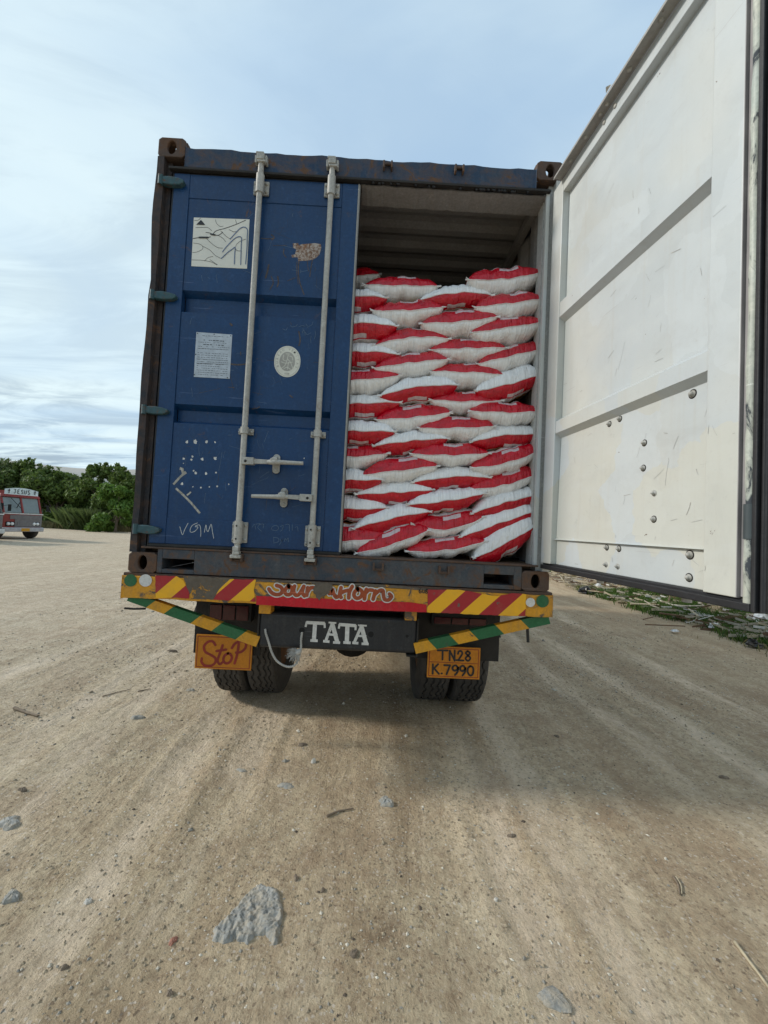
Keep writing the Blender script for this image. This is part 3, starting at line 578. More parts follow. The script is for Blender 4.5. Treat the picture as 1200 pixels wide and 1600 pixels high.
b = MB(); b.lathe((1.09, .75, 3.50), (1, 0, 0), [(.012, -.02), (.022, -.01), (.022, .01), (.012, .02)], 10, capend=True); b.build('lashing_ring', M['dark'], cont)

# ---- closed left door: parts of its own
XL, XR = -1.122, -.010; ZB_, ZT_ = 1.302, 3.522
PX0, PX1 = -1.028, -.112; PZ0, PZ1 = 1.452, 3.375
PROF = [(3.375, .006), (2.812, .006), (2.785, .050), (2.700, .050), (2.680, .006), (2.127, .006), (2.100, .050), (2.034, .050), (2.014, .006), (1.452, .006)]
def panel_strip(b, fn, x0, x1, prof, th, m=0, nx=1, bow=0.):
    for side in (0, 1):
        V = []; F = []; n = len(prof)
        for (z, d) in prof:
            for k in range(nx+1): V.append(fn(x0+(x1-x0)*k/nx, d+side*th, z))
        for i in range(n-1):
            for k in range(nx): f = (i*(nx+1)+k, i*(nx+1)+k+1, (i+1)*(nx+1)+k+1, (i+1)*(nx+1)+k); F.append(f if side else f[::-1])
        b.add(V, F, m)
def end_plugs(b, fn, x, w, d0, d1):   # close the ends of the pressed swages
    for za, zb_ in ((2.680, 2.812), (2.014, 2.127)): b.fbox(fn, x, x+w, d0, d1, za, zb_)
fnL = lambda x, d, z: (x, DY+d, z)
b = MB(); b.box(XL, PX0, DY, DY+.045, ZB_, ZT_); b.box(PX1, XR, DY, DY+.045, ZB_, ZT_); b.box(PX0, PX1, DY+.002, DY+.045, PZ1, ZT_); b.box(PX0, PX1, DY+.002, DY+.045, ZB_, PZ0)
ldoor = b.build('door', M['blue'], cont, bevel=.003)
b = MB(); panel_strip(b, fnL, PX0+.001, PX1-.001, PROF, .003); b.build('door_panel', M['blue'], ldoor)
b = MB(); b.box(XL-.012, XL, DY+.006, DY+.03, ZB_-.02, ZT_+.008); b.box(XR, XR+.007, DY+.004, DY+.05, ZB_-.015, ZT_+.004); b.box(XL, XR, DY+.006, DY+.03, ZT_, ZT_+.009); b.box(XL, XR, DY-.004, DY+.03, ZB_-.018, ZB_); b.build('door_seal', M['gasket'], ldoor, bevel=.003)
b = MB(); b.tube([(XL, DY-.006, ZB_-.012), (XR, DY-.004, ZB_-.012)], .010, 8); b.build('bottom_seal_lip', M['dark'], ldoor)
b = MB(); b.box(XR-.006, XR+.0005, DY-.0025, DY, ZB_, ZT_); b.box(XR-.0, XR+.006, DY+.0035, DY+.0042, ZB_+.0, ZT_); b.build('edge_strip', M['trimrust'], ldoor)
# scuffs and scratches in the blue paint
b = MB(); r = random.Random(21); k = 0
for _ in range(150):
    x = r.uniform(PX0+.02, PX1-.02); z = r.choice([r.uniform(1.46, 1.99), r.uniform(2.15, 2.66), r.uniform(2.83, 3.36)]); l = r.uniform(.01, .07)*(2.2 if r.random() < .12 else 1); a = r.choice([r.gauss(1.5, .25), r.gauss(.1, .3), r.uniform(0, 3.1)])
    dx, dz = math.cos(a)*l, math.sin(a)*l
    if not (PX0+.01 < x+dx < PX1-.01) or any(lo < z+dz < hi for lo, hi in ((2.0, 2.14), (2.67, 2.82), (3.37, 9))): continue
    b.ribbon(catmull([(x, z), (x+dx*.5+r.uniform(-.004, .004), z+dz*.5), (x+dx, z+dz)], 2), r.uniform(.0008, .0026), lambda p, off: (p[0], DY+.006-off, p[1]), .00025+k*.000003, r.choice([0, 0, 1])); k += 1
b.build('scratch', [simple('scuffed_pale_blue', (.07, .12, .19), .6, 0, .4, 50), simple('scuffed_rusty_blue', (.055, .05, .05), .8, 0, .4, 50)], ldoor, kind='stuff')
# hinges
for px, py, hh in ((272, 283, .030), (258, 462, .028), (244, 641, .027), (228, 827, .030)):
    q = P(px, py); z = q[2]; hh *= .85; b = MB(); y0 = -.008
    poly = [(-1.196, y0, z-hh*.75), (-1.12, y0, z-hh*1.05), (-1.075, y0, z-hh*.9), (-1.05, y0, z-hh*.35), (-1.052, y0, z+hh*.35), (-1.085, y0, z+hh*.75), (-1.13, y0, z+hh), (-1.196, y0, z+hh*.9)]
    b.prism(poly, (0, .036, 0)); b.tube([(-1.188, -.004, z-hh*1.15), (-1.188, -.004, z+hh*1.15)], .014, 10)
    b.build('hinge', M['hinge'], ldoor, bevel=.005)
# lock rods
def plate(b, x, z, hw, hh, y=-.001, t=.012, m=0): b.box(x-hw, x+hw, y-t+DY, y+DY, z-hh, z+hh, m)
for i, x in enumerate(RX):
    b = MB(); b.tube([(x, -.018, 3.60), (x, -.018, 1.26)], .0165, 14); r = b.build('lock_rod', M['galv'], ldoor)
    b = MB(); b.box(x-.021, x+.021, -.046, -.006, 3.585, 3.618); b.box(x-.028, x+.020, -.044, -.012, 3.618, 3.632); b.box(x-.018, x+.030, -.042, -.012, 3.572, 3.585); b.build('rod_cam', M['galv'], ldoor, bevel=.004)
    b = MB(); b.box(x-.017, x+.017, -.05, -.012, 1.282, 1.31); b.box(x-.030, x+.030, -.05, -.014, 1.243, 1.262); b.box(x-.016, x+.022, -.052, -.012, 1.2625, 1.2815); b.build('rod_cam', M['galv'], ldoor, bevel=.004)
    b = MB(); zt = P(411 if i == 0 else 519, 292 if i == 0 else 295)[2]
    plate(b, x, zt, .046, .042); b.tube([(x, -.018, zt-.055), (x, -.018, zt+.058)], .0235, 14)
    for sx in (-1, 1):
        for sz in (-1, 1): b.lathe((x+sx*.033, DY-.013, zt+sz*.024), (0, -1, 0), [(.010, 0), (.010, .006), (.005, .010), (.001, .011)], 8)
    b.build('rod_guide', M['galv'], ldoor, bevel=.003)
    b = MB(); zb = P(376 if i == 0 else 489, 832 if i == 0 else 838)[2]
    plate(b, x, zb, .044, .060); b.tube([(x, -.018, zb-.062), (x, -.018, zb+.066)], .0235, 14)
    for sx in (-1, 1):
        for sz in (-1, 1): b.lathe((x+sx*.034, DY-.013, zb+sz*.042), (0, -1, 0), [(.010, 0), (.010, .006), (.005, .010), (.001, .011)], 8)
    for sz in (-.036, .038): b.lathe((x-.004, -.0405, zb+sz), (0, -1, 0), [(.006, 0), (.006, .003), (.001, .0032)], 8, m=1)
    b.build('rod_guide', [M['galv'], M['dark']], ldoor, bevel=.003)
    b = MB(); zm = P(386 if i == 0 else 498, 674 if i == 0 else 679)[2]
    plate(b, x, zm, .044, .018); b.tube([(x, -.018, zm-.019), (x, -.018, zm+.019)], .0235, 14)
    for sx in (-1, 1): b.lathe((x+sx*.034, DY-.013, zm-.003), (0, -1, 0), [(.010, 0), (.010, .006), (.005, .010), (.001, .011)], 8)
    b.build('rod_clamp', M['galv'], ldoor, bevel=.003)
def handle(i, py0, py1, xend_px, hub_px):
    x = RX[i]; z0 = P(385 if i == 0 else 486, py0)[2]; z1 = P(xend_px, py1)[2]; xe = P(xend_px, py1)[0]; hx, _, hz = P(*hub_px); s = 1 if i == 0 else -1; y = -.040
    b = MB(); b.box(*sorted((x+s*.004, x+s*.075)), y-.022, y+.018, z0-.020, z0+.020)
    b.hexa([(x+s*.07, y-.012, z0-.014), (hx-s*.03, y-.016, z0-.011), (hx-s*.03, y+.006, z0-.011), (x+s*.07, y+.006, z0-.014), (x+s*.07, y-.012, z0+.014), (hx-s*.03, y-.016, z0+.012), (hx-s*.03, y+.006, z0+.012), (x+s*.07, y+.006, z0+.014)])
    b.tube([(hx-s*.035, y-.006, z0), (hx, y-.014, z0*.7+z1*.3), (hx+s*.04, y-.010, z1*.6+z0*.4), (xe-s*.0, y-.006, z1)], [.013, .017, .013, .0105], 10)
    b.lathe((x+s*.030, y-.023, z0-.002), (0, -1, 0), [(.008, 0), (.008, .002), (.001, .0024)], 10, m=1)
    b.build('handle', [M['galv'], M['dark']], ldoor, bevel=.003)
    b = MB(); zc = hz+.002; prof = [(hx+.021*math.cos(a), DY-.001, zc+.036+.021*math.sin(a)) for a in np.linspace(0, math.pi, 8)]+[(hx-.021*math.cos(a), DY-.001, zc-.036-.021*math.sin(a)) for a in np.linspace(0, math.pi, 8)]
    b.prism(prof, (0, -.014, 0)); b.box(hx-.017, hx+.022, -.066, DY-.012, zc+.002, zc+.022)
    for sz in (-.037, .037): b.lathe((hx, DY-.015, zc+sz), (0, -1, 0), [(.010, 0), (.010, .006), (.006, .009), (.001, .010)], 8)
    b.prism([(hx-.026, -.058, zc+.004), (hx, -.064, zc-.012), (hx+.026, -.058, zc+.004), (hx+.014, -.05, zc+.03), (hx-.010, -.05, zc+.03)], (0, .02, 0))
    b.build('handle_catch', M['galv'], ldoor, bevel=.003)
handle(0, 722, 726, 476, (431, 725)); handle(1, 779, 776, 397, (443, 778))
# prints and marks on the door (flat)
PY = DY+.006
def pf(off0): return lambda p, off: (p[0], PY-off-off0, p[1])
pfr = lambda p, off: (p[0], DY+.001-off, p[1])
def pq(px, py, y=PY): q = P(px, py, y); return (float(q[0]), float(q[2]))
def sticker():
    y = PY; b = MB(); c = [pq(303, 340), pq(390, 343), pq(386, 420), pq(299, 416)]; b.prism([(x, y-.0012, z) for x, z in c], (0, .001, 0))
    t = NT('faded_cracked_sticker'); cc = t.mix(t.noise(6, 5, lo=.3, hi=.7), (.62, .62, .56), (.70, .69, .62)); s_ = t.sep(); cc = t.mix(t.math('MULTIPLY', t.rng(s_[2], 2.98, 2.88), t.rng(s_[0], -.9, -.7)), cc, (.62, .56, .30))
    o = b.build('sticker', t.set(cc, .5), ldoor)
    S = lambda pts: [pq(280+x/5, 320+y_/5) for x, y_ in pts]; fn = pf(.0015)
    b = MB(); k = 0
    dark = [[(262, 235), (290, 205), (360, 185), (445, 155), (520, 122)], [(210, 218), (240, 222), (270, 236), (310, 238), (340, 215)], [(110, 265), (160, 258), (210, 258), (245, 252)], [(110, 300), (160, 308), (185, 328), (180, 350), (140, 370), (105, 375)], [(185, 325), (240, 355), (280, 395), (325, 420)],
            [(100, 432), (180, 435), (250, 448), (295, 472)], [(285, 118), (292, 145), (318, 170), (345, 168)], [(440, 118), (450, 150)], [(325, 205), (365, 245), (400, 270)], [(200, 440), (225, 415), (265, 405)], [(240, 430), (270, 450), (300, 470)], [(120, 125), (150, 122), (168, 105)],
            [(130, 180), (180, 178), (225, 180), (255, 205)], [(440, 335), (450, 310), (480, 285), (520, 270)], [(440, 345), (455, 360), (480, 362)], [(300, 238), (340, 262), (365, 290)], [(390, 195), (425, 212), (450, 210)], [(210, 260), (250, 300), (300, 335), (340, 340)]]
    for pts in dark: b.ribbon(catmull(S(pts), 5), .0022 if k > 2 else .0042, fn, .0003+k*.00004, 0); k += 1
    blue = [[(400, 270), (440, 225), (480, 185), (512, 178), (535, 200), (532, 260), (530, 350), (520, 465)], [(340, 370), (380, 320), (430, 270), (465, 252), (488, 262), (486, 320), (482, 470)], [(330, 422), (380, 375), (415, 350), (438, 335), (436, 380), (432, 465)]]
    for pts in blue: b.ribbon(catmull(S(pts), 6), .0055, fn, .0012+k*.00004, 1); k += 1
    tri = S([(172, 120), (205, 160), (135, 158)]); b.add([fn(p, .0022) for p in tri], [(0, 1, 2)], 0)
    b.ribbon(S([(160, 258), (225, 258)]), .010, fn, .0024, 0); b.ribbon(S([(250, 232), (280, 238)]), .010, fn, .0026, 0)
    b.build('sticker_print', [M['blackpaint'], simple('faded_blue_ink', (.10, .15, .26), .6)], ldoor)
sticker()
def cscplate():
    c = [pq(307, 519), pq(363, 523), pq(359, 592), pq(303, 589)]; b = MB(); b.prism([(x, PY-.002, z) for x, z in c], (0, .0018, 0))
    b.build('data_plate', simple('dull_aluminium_plate', (.42, .46, .50), .45, .3, .2, 30), ldoor); (x0, z1), (x1, _), (_, z0), _ = c[0], c[1], c[2], c[3]; x0 += .0; w = x1-x0; h = z1-z0
    fn = pf(.0026); b = MB(); r = random.Random(4)
    for row in range(19):
        z = z1-.02-(h-.03)*row/18.5; x = x0+.016 + (.03 if row in (2, 4) else 0); th = .0042 if row in (2, 4) else .0022
        if row in (1, 7): continue
        xe = x1-.014 - (.03 if row in (2, 4) else 0)
        while x < xe:
            l = .004+.012*r.random(); y2 = min(x+l, xe)
            if r.random() > .12: b.ribbon([(x, z+r.uniform(-.0008, .0008)), (y2, z+r.uniform(-.0008, .0008))], th, fn, 0, 0, caps=False)
            x = y2+.003+.004*r.random()*(1 if row < 12 else .5)
    for z in (z1-h*.36, z1-h*.60, z1-h*.69): b.ribbon([(x0+.012, z), (x1-.014, z)], .0012, fn, .0004, 0, caps=False)
    for x, z in ((x0+.008, z1-.008), (x1-.008, z1-.012), ((x0+x1)/2, z1-.008), (x0+.006, z0+.012), (x1-.012, z0+.006), (x0+.006, (z0+z1)/2)): b.disc(fn((x, z), .0006), (1, 0, 0), (0, 0, 1), .0035, .0035, 10, 0)
    b.build('plate_print', M['blackpaint'], ldoor)
cscplate()
def oval():
    q = pq(449, 565); rx = pq(469.5, 565)[0]-q[0]; rz = .094; b = MB()
    n = 40; b.prism([(q[0]+rx*math.cos(a), PY-.0015, q[1]+rz*math.copysign(abs(math.sin(a))**.92, math.sin(a))) for a in np.linspace(0, 2*math.pi, n, endpoint=False)], (0, .0013, 0)); b.build('oval_sticker', simple('cream_sticker', (.66, .66, .58), .5, 0, .12), ldoor)
    fn = pf(.0022); b = MB(); b.ribbon([(q[0]+rx*.93*math.cos(a), q[1]+rz*.93*math.sin(a)) for a in np.linspace(0, 2*math.pi, 41)], .0016, fn, 0, 0, caps=False)
    b.disc(fn(q, .0), (1, 0, 0), (0, 0, 1), rx*.60, rz*.62, 30, 1)
    # figure inside: seated form with scales, simplified strokes
    for k, pts in enumerate([[(-.30, .40), (-.32, .1), (-.05, .02)], [(.05, .42), (.0, .2), (-.15, -.25), (-.4, -.45)], [(.02, .15), (.25, -.05), (.45, -.42)], [(-.45, -.05), (-.1, -.12), (.42, -.02)], [(.15, .35), (.35, .3), (.42, .1)], [(-.25, -.5), (.0, -.38), (.28, -.5)], [(.1, -.05), (.05, -.5)], [(-.12, .48), (.14, .48)]]):
        b.ribbon(catmull([(q[0]+x*rx, q[1]+z*rz) for x, z in pts], 4), .0042, fn, .0006+k*.00005, 2)
    txt = 'BUREAU VERITAS'; 
    for i, ch in enumerate(txt):
        if ch == ' ': continue
        a = math.radians(205-230*i/(len(txt)-1)); V, F = text_mesh(ch, .019); cx, cz = q[0]+rx*.77*math.cos(a), q[1]+rz*.79*math.sin(a); ro = a-math.pi/2
        b.add([fn((cx+x*math.cos(ro)-z*math.sin(ro), cz+x*math.sin(ro)+z*math.cos(ro)), .0008) for x, z in V], F, 1)
    V, F = text_mesh('1828', .016); b.add([fn((q[0]+x, q[1]-rz*.79+z), .0008) for x, z in V], F, 1)
    b.disc(fn(pq(460.5, 551), .0012), (1, 0, 0), (0, 0, 1), .006, .005, 10, 3)
    b.build('oval_print', [simple('grey_ink', (.34, .34, .31), .6), simple('grey_ink_fill', (.36, .355, .32), .6), simple('cream_ink', (.62, .62, .55), .6), M['blackpaint']], ldoor)
oval()
def blob(b, px, py, rx, ry, seed, off=.0006, m=0, y=None, n=14, rough=.35, org=None):
    r = random.Random(seed); V = []; k = FOC
    for i in range(n):
        a = 2*math.pi*i/n; g = 1-rough+2*rough*r.random()*.9; V.append(P(px+rx*g*math.cos(a), py+ry*g*math.sin(a), (PY if y is None else y)-off))
    b.add(V, [tuple(range(n))[::-1]], m)
b = MB(); S5 = lambda x, y: (260+x/5, 670+y/5)
for i, (x, y, r) in enumerate([(160, 102, 11), (225, 100, 16), (313, 102, 11), (380, 105, 7), (134, 233, 9), (203, 216, 8), (195, 241, 8), (280, 237, 11), (379, 231, 13), (133, 270, 4), (212, 328, 7), (228, 345, 11), (309, 349, 10), (388, 342, 7), (123, 430, 11), (208, 453, 5), (269, 459, 7), (336, 454, 6), (397, 450, 7), (487, 433, 5), (1076, 230, 5), (1005, 280, 4)]):
    px, py = S5(x, y); blob(b, px, py, r/5, r/5, 100+i, .0006+i*.00002)
b.build('paint_chip', M['whitepaint'], ldoor, kind='stuff')
b = MB(); r = random.Random(9)
def tapeline(pts, w, k, m=0): b.ribbon([pq(*S5(*p)) for p in pts], w, pf(.0006), k*.0001, m, caps=False)
tapeline([(55, 435), (90, 395), (120, 365), (155, 340)], .013, 1); tapeline([(105, 310), (125, 315), (130, 345), (150, 340)], .018, 3); tapeline([(75, 465), (130, 515), (195, 580), (262, 660)], .012, 4); tapeline([(160, 520), (180, 505), (192, 492)], .009, 6)
b.build('tape_remnant', simple('torn_grey_tape', (.38, .37, .33), .8, 0, .5, 60), ldoor)
b = MB(); k = 0; CH = simple('chalk', (.50, .53, .54), .9, 0, .3, 90)
for pts in [[(108, 765), (118, 800), (130, 828), (145, 790), (172, 738)], [(245, 735), (205, 755), (188, 790), (195, 808), (225, 800), (250, 770), (230, 765)], [(228, 760), (262, 752), (272, 800), (270, 842)], [(300, 808), (312, 750), (318, 790), (330, 800), (352, 745), (362, 800), (372, 855)]]:
    if k != 2: b = MB()
    b.ribbon(catmull([pq(*S5(*p)) for p in pts], 4), .0034, pfr, k*.0001, 0); k += 1
    if k != 2: b.build('chalk_letter', CH, ldoor)
b = MB()
faint = [[(672, 770), (690, 745), (700, 785)], [(700, 745), (735, 742), (715, 770), (745, 800)], [(725, 748), (760, 745), (758, 775)], [(820, 790), (830, 765), (860, 755), (880, 775), (860, 795), (830, 790)], [(890, 765), (915, 755), (905, 790), (890, 800)], [(930, 750), (960, 748), (962, 800)], [(985, 748), (985, 795)], [(1010, 770), (1025, 765), (1030, 800)],
         [(840, 845), (842, 895)], [(840, 848), (875, 855), (878, 880), (846, 892)], [(890, 860), (900, 880), (915, 858), (885, 905)], [(925, 880), (928, 855), (940, 870), (952, 852), (955, 885)]]
for pts in faint: b.ribbon(catmull([pq(*S5(*p)) for p in pts], 4), .0024, pfr, k*.00005, 0); k += 1
U5 = lambda x, y: (280+x/5, 500+y/5)
for pts in [[(870, 40), (880, 55), (910, 50), (925, 35)], [(935, 55), (960, 45), (985, 50)], [(990, 30), (1005, 50), (1035, 40), (1045, 15)], [(1062, 85), (1066, 115), (1055, 150)], [(985, 95), (1000, 115), (1030, 100)], [(810, 70), (835, 80), (845, 60)], [(1000, 60), (1012, 64)], [(960, 100), (975, 80), (985, 120)]]:
    b.ribbon(catmull([pq(*U5(*p)) for p in pts], 4), .0022, pf(.0006), k*.00005, 0); k += 1
b.build('faint_chalk_writing', simple('faint_chalk', (.10, .16, .24), .9, 0, .3, 90), ldoor, kind='stuff')
b = MB()   # rusty torn sticker remnant and runs
R5 = lambda x, y: (280+x/5, 320+y/5)
poly = [(888, 302), (930, 300), (935, 318), (960, 308), (1000, 305), (1060, 300), (1108, 308), (1110, 345), (1095, 390), (1070, 415), (1040, 430), (990, 438), (930, 440), (925, 410), (880, 412), (878, 392), (905, 388), (915, 350), (890, 335)]
b.add([(x, PY-.0008, z) for x, z in [pq(*R5(*p)) for p in poly]], [tuple(range(len(poly)))[::-1]], 0)
t = NT('torn_sticker_rust'); c = t.mix(t.noise(45, 7, .7, dist=1, lo=.42, hi=.56), (.42, .37, .33), (.16, .085, .05)); c = t.mix(t.noise(18, 4, lo=.5, hi=.7), c, (.30, .15, .08)); t.bump(t.noise(60, 5), .8, .004); tm = t.set(c, .85)
b.build('torn_sticker', tm, ldoor)
b = MB(); k = 0
for pts, w in [([(935, 442), (930, 520), (940, 600), (975, 700)], .007), ([(920, 445), (918, 530), (930, 620)], .004), ([(1040, 432), (1028, 500), (1020, 560)], .006), ([(1000, 440), (1010, 520)], .004), ([(720, 560), (735, 610), (710, 660)], .006), ([(700, 470), (690, 520), (675, 570)], .010), ([(770, 560), (775, 610), (765, 640)], .008), ([(640, 262), (690, 266), (740, 262)], .006), ([(720, 235), (742, 255), (725, 275)], .008), ([(735, 320), (840, 318)], .003), ([(845, 595), (905, 570)], .004), ([(820, 345), (815, 380), (835, 410)], .006)]:
    b.ribbon(catmull([pq(*R5(*p)) for p in pts], 4), w, pf(.0003), k*.00004, 0); k += 1
for pts, w in [([(405, 345), (460, 350), (520, 345)], .009), ([(385, 525), (430, 528)], .004), ([(935, 90), (945, 160), (935, 200)], .008), ([(480, 250), (482, 275)], .005), ([(865, 590), (885, 605)], .008), ([(400, 30), (412, 42)], .012), ([(570, 695), (605, 690), (630, 678)], .005)]:
    b.ribbon(catmull([pq(*U5(*p)) for p in pts], 4), w, pf(.0003), k*.00004, 0); k += 1
b.build('rust_run', simple('rust_stain', (.085, .070, .065), .85, 0, .6, 60), ldoor, kind='stuff')

# ---- open right door (inner face towards the sacks' side)
b = MB(); T = .055; SW = 1.128; S0, S1 = .055, 1.016
def dbox(b, s0, s1, o0, o1, z0, z1, m=0): return b.fbox(DW, s0, s1, o0, o1, z0, z1, m)
dbox(b, -.052, S0, 0, T, ZB_, ZT_); dbox(b, S1, SW, 0, T, ZB_, ZT_)
dbox(b, S0, S1, 0.002, T, 3.440, ZT_); dbox(b, S0, S1, .034, T, ZB_, 1.438)
rdoor = b.build('door', M['white'], cont, bevel=.003); rdoor['label'] = 'open door leaf showing its white painted inner face'
b = MB(); prof = [(3.440, .040), (2.812, .040), (2.785, .0035), (2.700, .0035), (2.676, .040), (2.127, .040), (2.100, .0035), (2.034, .0035), (2.010, .040), (1.440, .024)]
prof = [(3.440, .040), (2.812, .040), (2.785, .0035), (2.700, .0035), (2.676, .040), (2.127, .040), (2.100, .0035), (2.034, .0035), (2.010, .040), (1.445, .030), (1.4385, .018), (1.4382, .040)]
b = MB(); fnR = lambda s, o, z: DW(s, o, z)
panel_strip(b, fnR, S0+.001, S1-.001, [(z, o) for z, o in prof], .003); b.build('door_panel', M['white'], rdoor)
b = MB(); dbox(b, S0-.02, S1+.10, -.048, .0015, 3.5225, 3.532); dbox(b, S0-.02, SW, -.050, -.046, 3.515, 3.5224); b.build('top_flange', M['trimrust'], rdoor, bevel=.001)
b = MB(); dbox(b, SW, SW+.022, .012, T-.004, ZB_+.004, ZT_-.004); dbox(b, SW-.0, SW+.003, -.001, .0118, ZB_, ZT_); b.build('seal_channel', M['greygasket'], rdoor, bevel=.002)
b = MB(); zs = np.linspace(ZB_-.01, ZT_+.02, 40); b.tube([DW(SW+.034+.0015*math.sin(z*9), .006, z) for z in zs], [.0135+.0012*math.sin(z*23)+.001*math.sin(z*51) for z in zs], 12); b.build('seal_tube', M['tubepaint'], rdoor)
b = MB(); dbox(b, SW+.046, SW+.060, -.004, .06, ZB_-.035, ZT_+.03); dbox(b, SW+.060, SW+.078, .010, .075, ZB_-.03, ZT_+.03)
b.tube([DW(SW+.072, .012, ZB_-.03), DW(SW+.073, .012, 2.3), DW(SW+.072, .012, ZT_+.03)], .009, 8)
dbox(b, -.050, SW+.05, .012, .060, ZB_-.022, ZB_-.0005); dbox(b, -.045, SW+.046, -.006, .012, ZB_-.034, ZB_-.010)
dbox(b, .0, SW+.05, .012, .050, ZT_+.0105, ZT_+.03); b.build('door_seal', M['gasket'], rdoor, bevel=.004)
for za, zc in ((1.478, 1.580),):
    b = MB(); b.tube([DW(SW+.034, .006, z) for z in np.linspace(za, zc, 5)], .0165, 12); b.build('seal_sleeve', simple('dark_rubber_sleeve', (.06, .075, .08), .3), rdoor)
# scuffs on the white paint
b = MB(); r = random.Random(33); k = 0
def door_o(s, z):      # depth of the sheet at a height
    if s < S0 or s > S1: return 0.
    return .040 if z > 2.02 else (.040-.010*(2.01-z)/.565 if z > 1.45 else .034)
for _ in range(90):
    s_ = r.uniform(.07, 1.12); z = r.choice([r.uniform(1.31, 1.42), r.uniform(1.46, 1.98), r.uniform(1.46, 1.98), r.uniform(2.15, 2.65), r.uniform(2.84, 3.40)]); l = r.uniform(.006, .05)*(3 if r.random() < .10 else 1); a = r.choice([r.gauss(.2, .35), r.gauss(1.5, .3), r.uniform(0, 3.1)])
    ds, dz = math.cos(a)*l, math.sin(a)*l
    if s_ < S1 and s_+ds > S1-.003 or s_+ds > 1.125 or s_ > S1 and s_+ds < S1+.003 or s_+ds < .06 or any(lo < z+dz < hi for lo, hi in ((1.42, 1.46), (2.0, 2.14), (2.67, 2.83), (3.42, 9), (0, 1.305))): continue
    fs = lambda p, off: DW(p[0], door_o(p[0], p[1])-.0012-off, p[1])
    b.ribbon(catmull([(s_, z), (s_+ds*.5+r.uniform(-.003, .003), z+dz*.5), (s_+ds, z+dz)], 2), r.uniform(.0005, .0016), fs, k*.000002, r.choice([0, 0, 1])); k += 1
b.build('scratch', [simple('grey_scuff', (.40, .41, .40), .7, 0, .4, 50), simple('rusty_scuff', (.34, .32, .29), .8, 0, .4, 50)], rdoor, kind='stuff')
# outer skin and rods on the far face
b = MB()
for s in (.35, .85):
    b = MB(); b.tube([DW(s, .10, 1.24), DW(s, .10, 3.62)], .0165, 10); b.build('lock_rod', M['galv'], rdoor)
    for z in (1.42, 2.0, 3.4): b = MB(); dbox(b, s-.04, s+.04, T+.001, .118, z-.04, z+.04); b.build('rod_guide', M['galv'], rdoor, bevel=.004)
for z in (1.42, 2.05, 2.73, 3.40):
    b = MB(); b.fbox(DW, -.03, .11, T+.001, T+.03, z-.03, z+.03); b.tube([DW(-.03, T+.012, z-.05), DW(-.03, T+.012, z+.05)], .014, 8); b.build('hinge', M['hinge'], rdoor, bevel=.004)
# bolts on inner face
B6 = [(452, 487, 1), (501, 463, 1), (841, 346, 1.2), (618, 576, 1), (615, 694, 1), (668, 812, .9), (668, 934, 1), (441, 1066, 1), (498, 1072, 1), (437, 1146, .9), (492, 1155, .9), (830, 1100, 1.2), (826, 1207, 1.1)]
for x, y, k in B6:
    k *= .86; px, py = 800+x/3, 500+y/3; o = .034 if y < 1040 else .030
    s, z = DP(px, py, o); o2 = o+.006
    if y < 1040: o2 = .040-(.010*max(0, min(1, (2.01-z)/.565)))
    else: o2 = .034
    b = MB(); c = DW(s, o2, z); ax = -DN; b.lathe(c, ax, [(.0125*k, -.004), (.0125*k, .003), (.0085*k, .0032), (.0085*k, .009), (.0065*k, .013), (.0035*k, .0155), (.0005, .016)], 14, capend=False); b.build('bolt', M['galv'], rdoor); b = MB(); b.lathe(DW(s, o2+.001, z), ax, [(.0165*k, -.004), (.0165*k, .0025), (.0126*k, .0028)], 16); b.build('washer', M['dark'] if k > .82 else M['galv'], rdoor)
b = MB()
for s in (.16, .30, .42, .47, .62, .80): b.lathe(DW(s, -.022, 3.5222), (0, 0, -1), [(.011, 0), (.010, .004), (.006, .008), (.0005, .009)], 10)
for s in (.42, .50): b.lathe(DW(s, .001, 3.485), -DN, [(.011, 0), (.010, .003), (.006, .006), (.0005, .007)], 10)
b.build('flange_screw', M['galv'], rdoor, kind='stuff')
b = MB(); V = [DW(.505, -.05, 3.533), DW(.52, -.062, 3.545), DW(.535, -.052, 3.541), DW(.545, -.05, 3.5335)]; b.prism(V, (0, .004, .002)); b.build('torn_flap', M['galv'], rdoor)

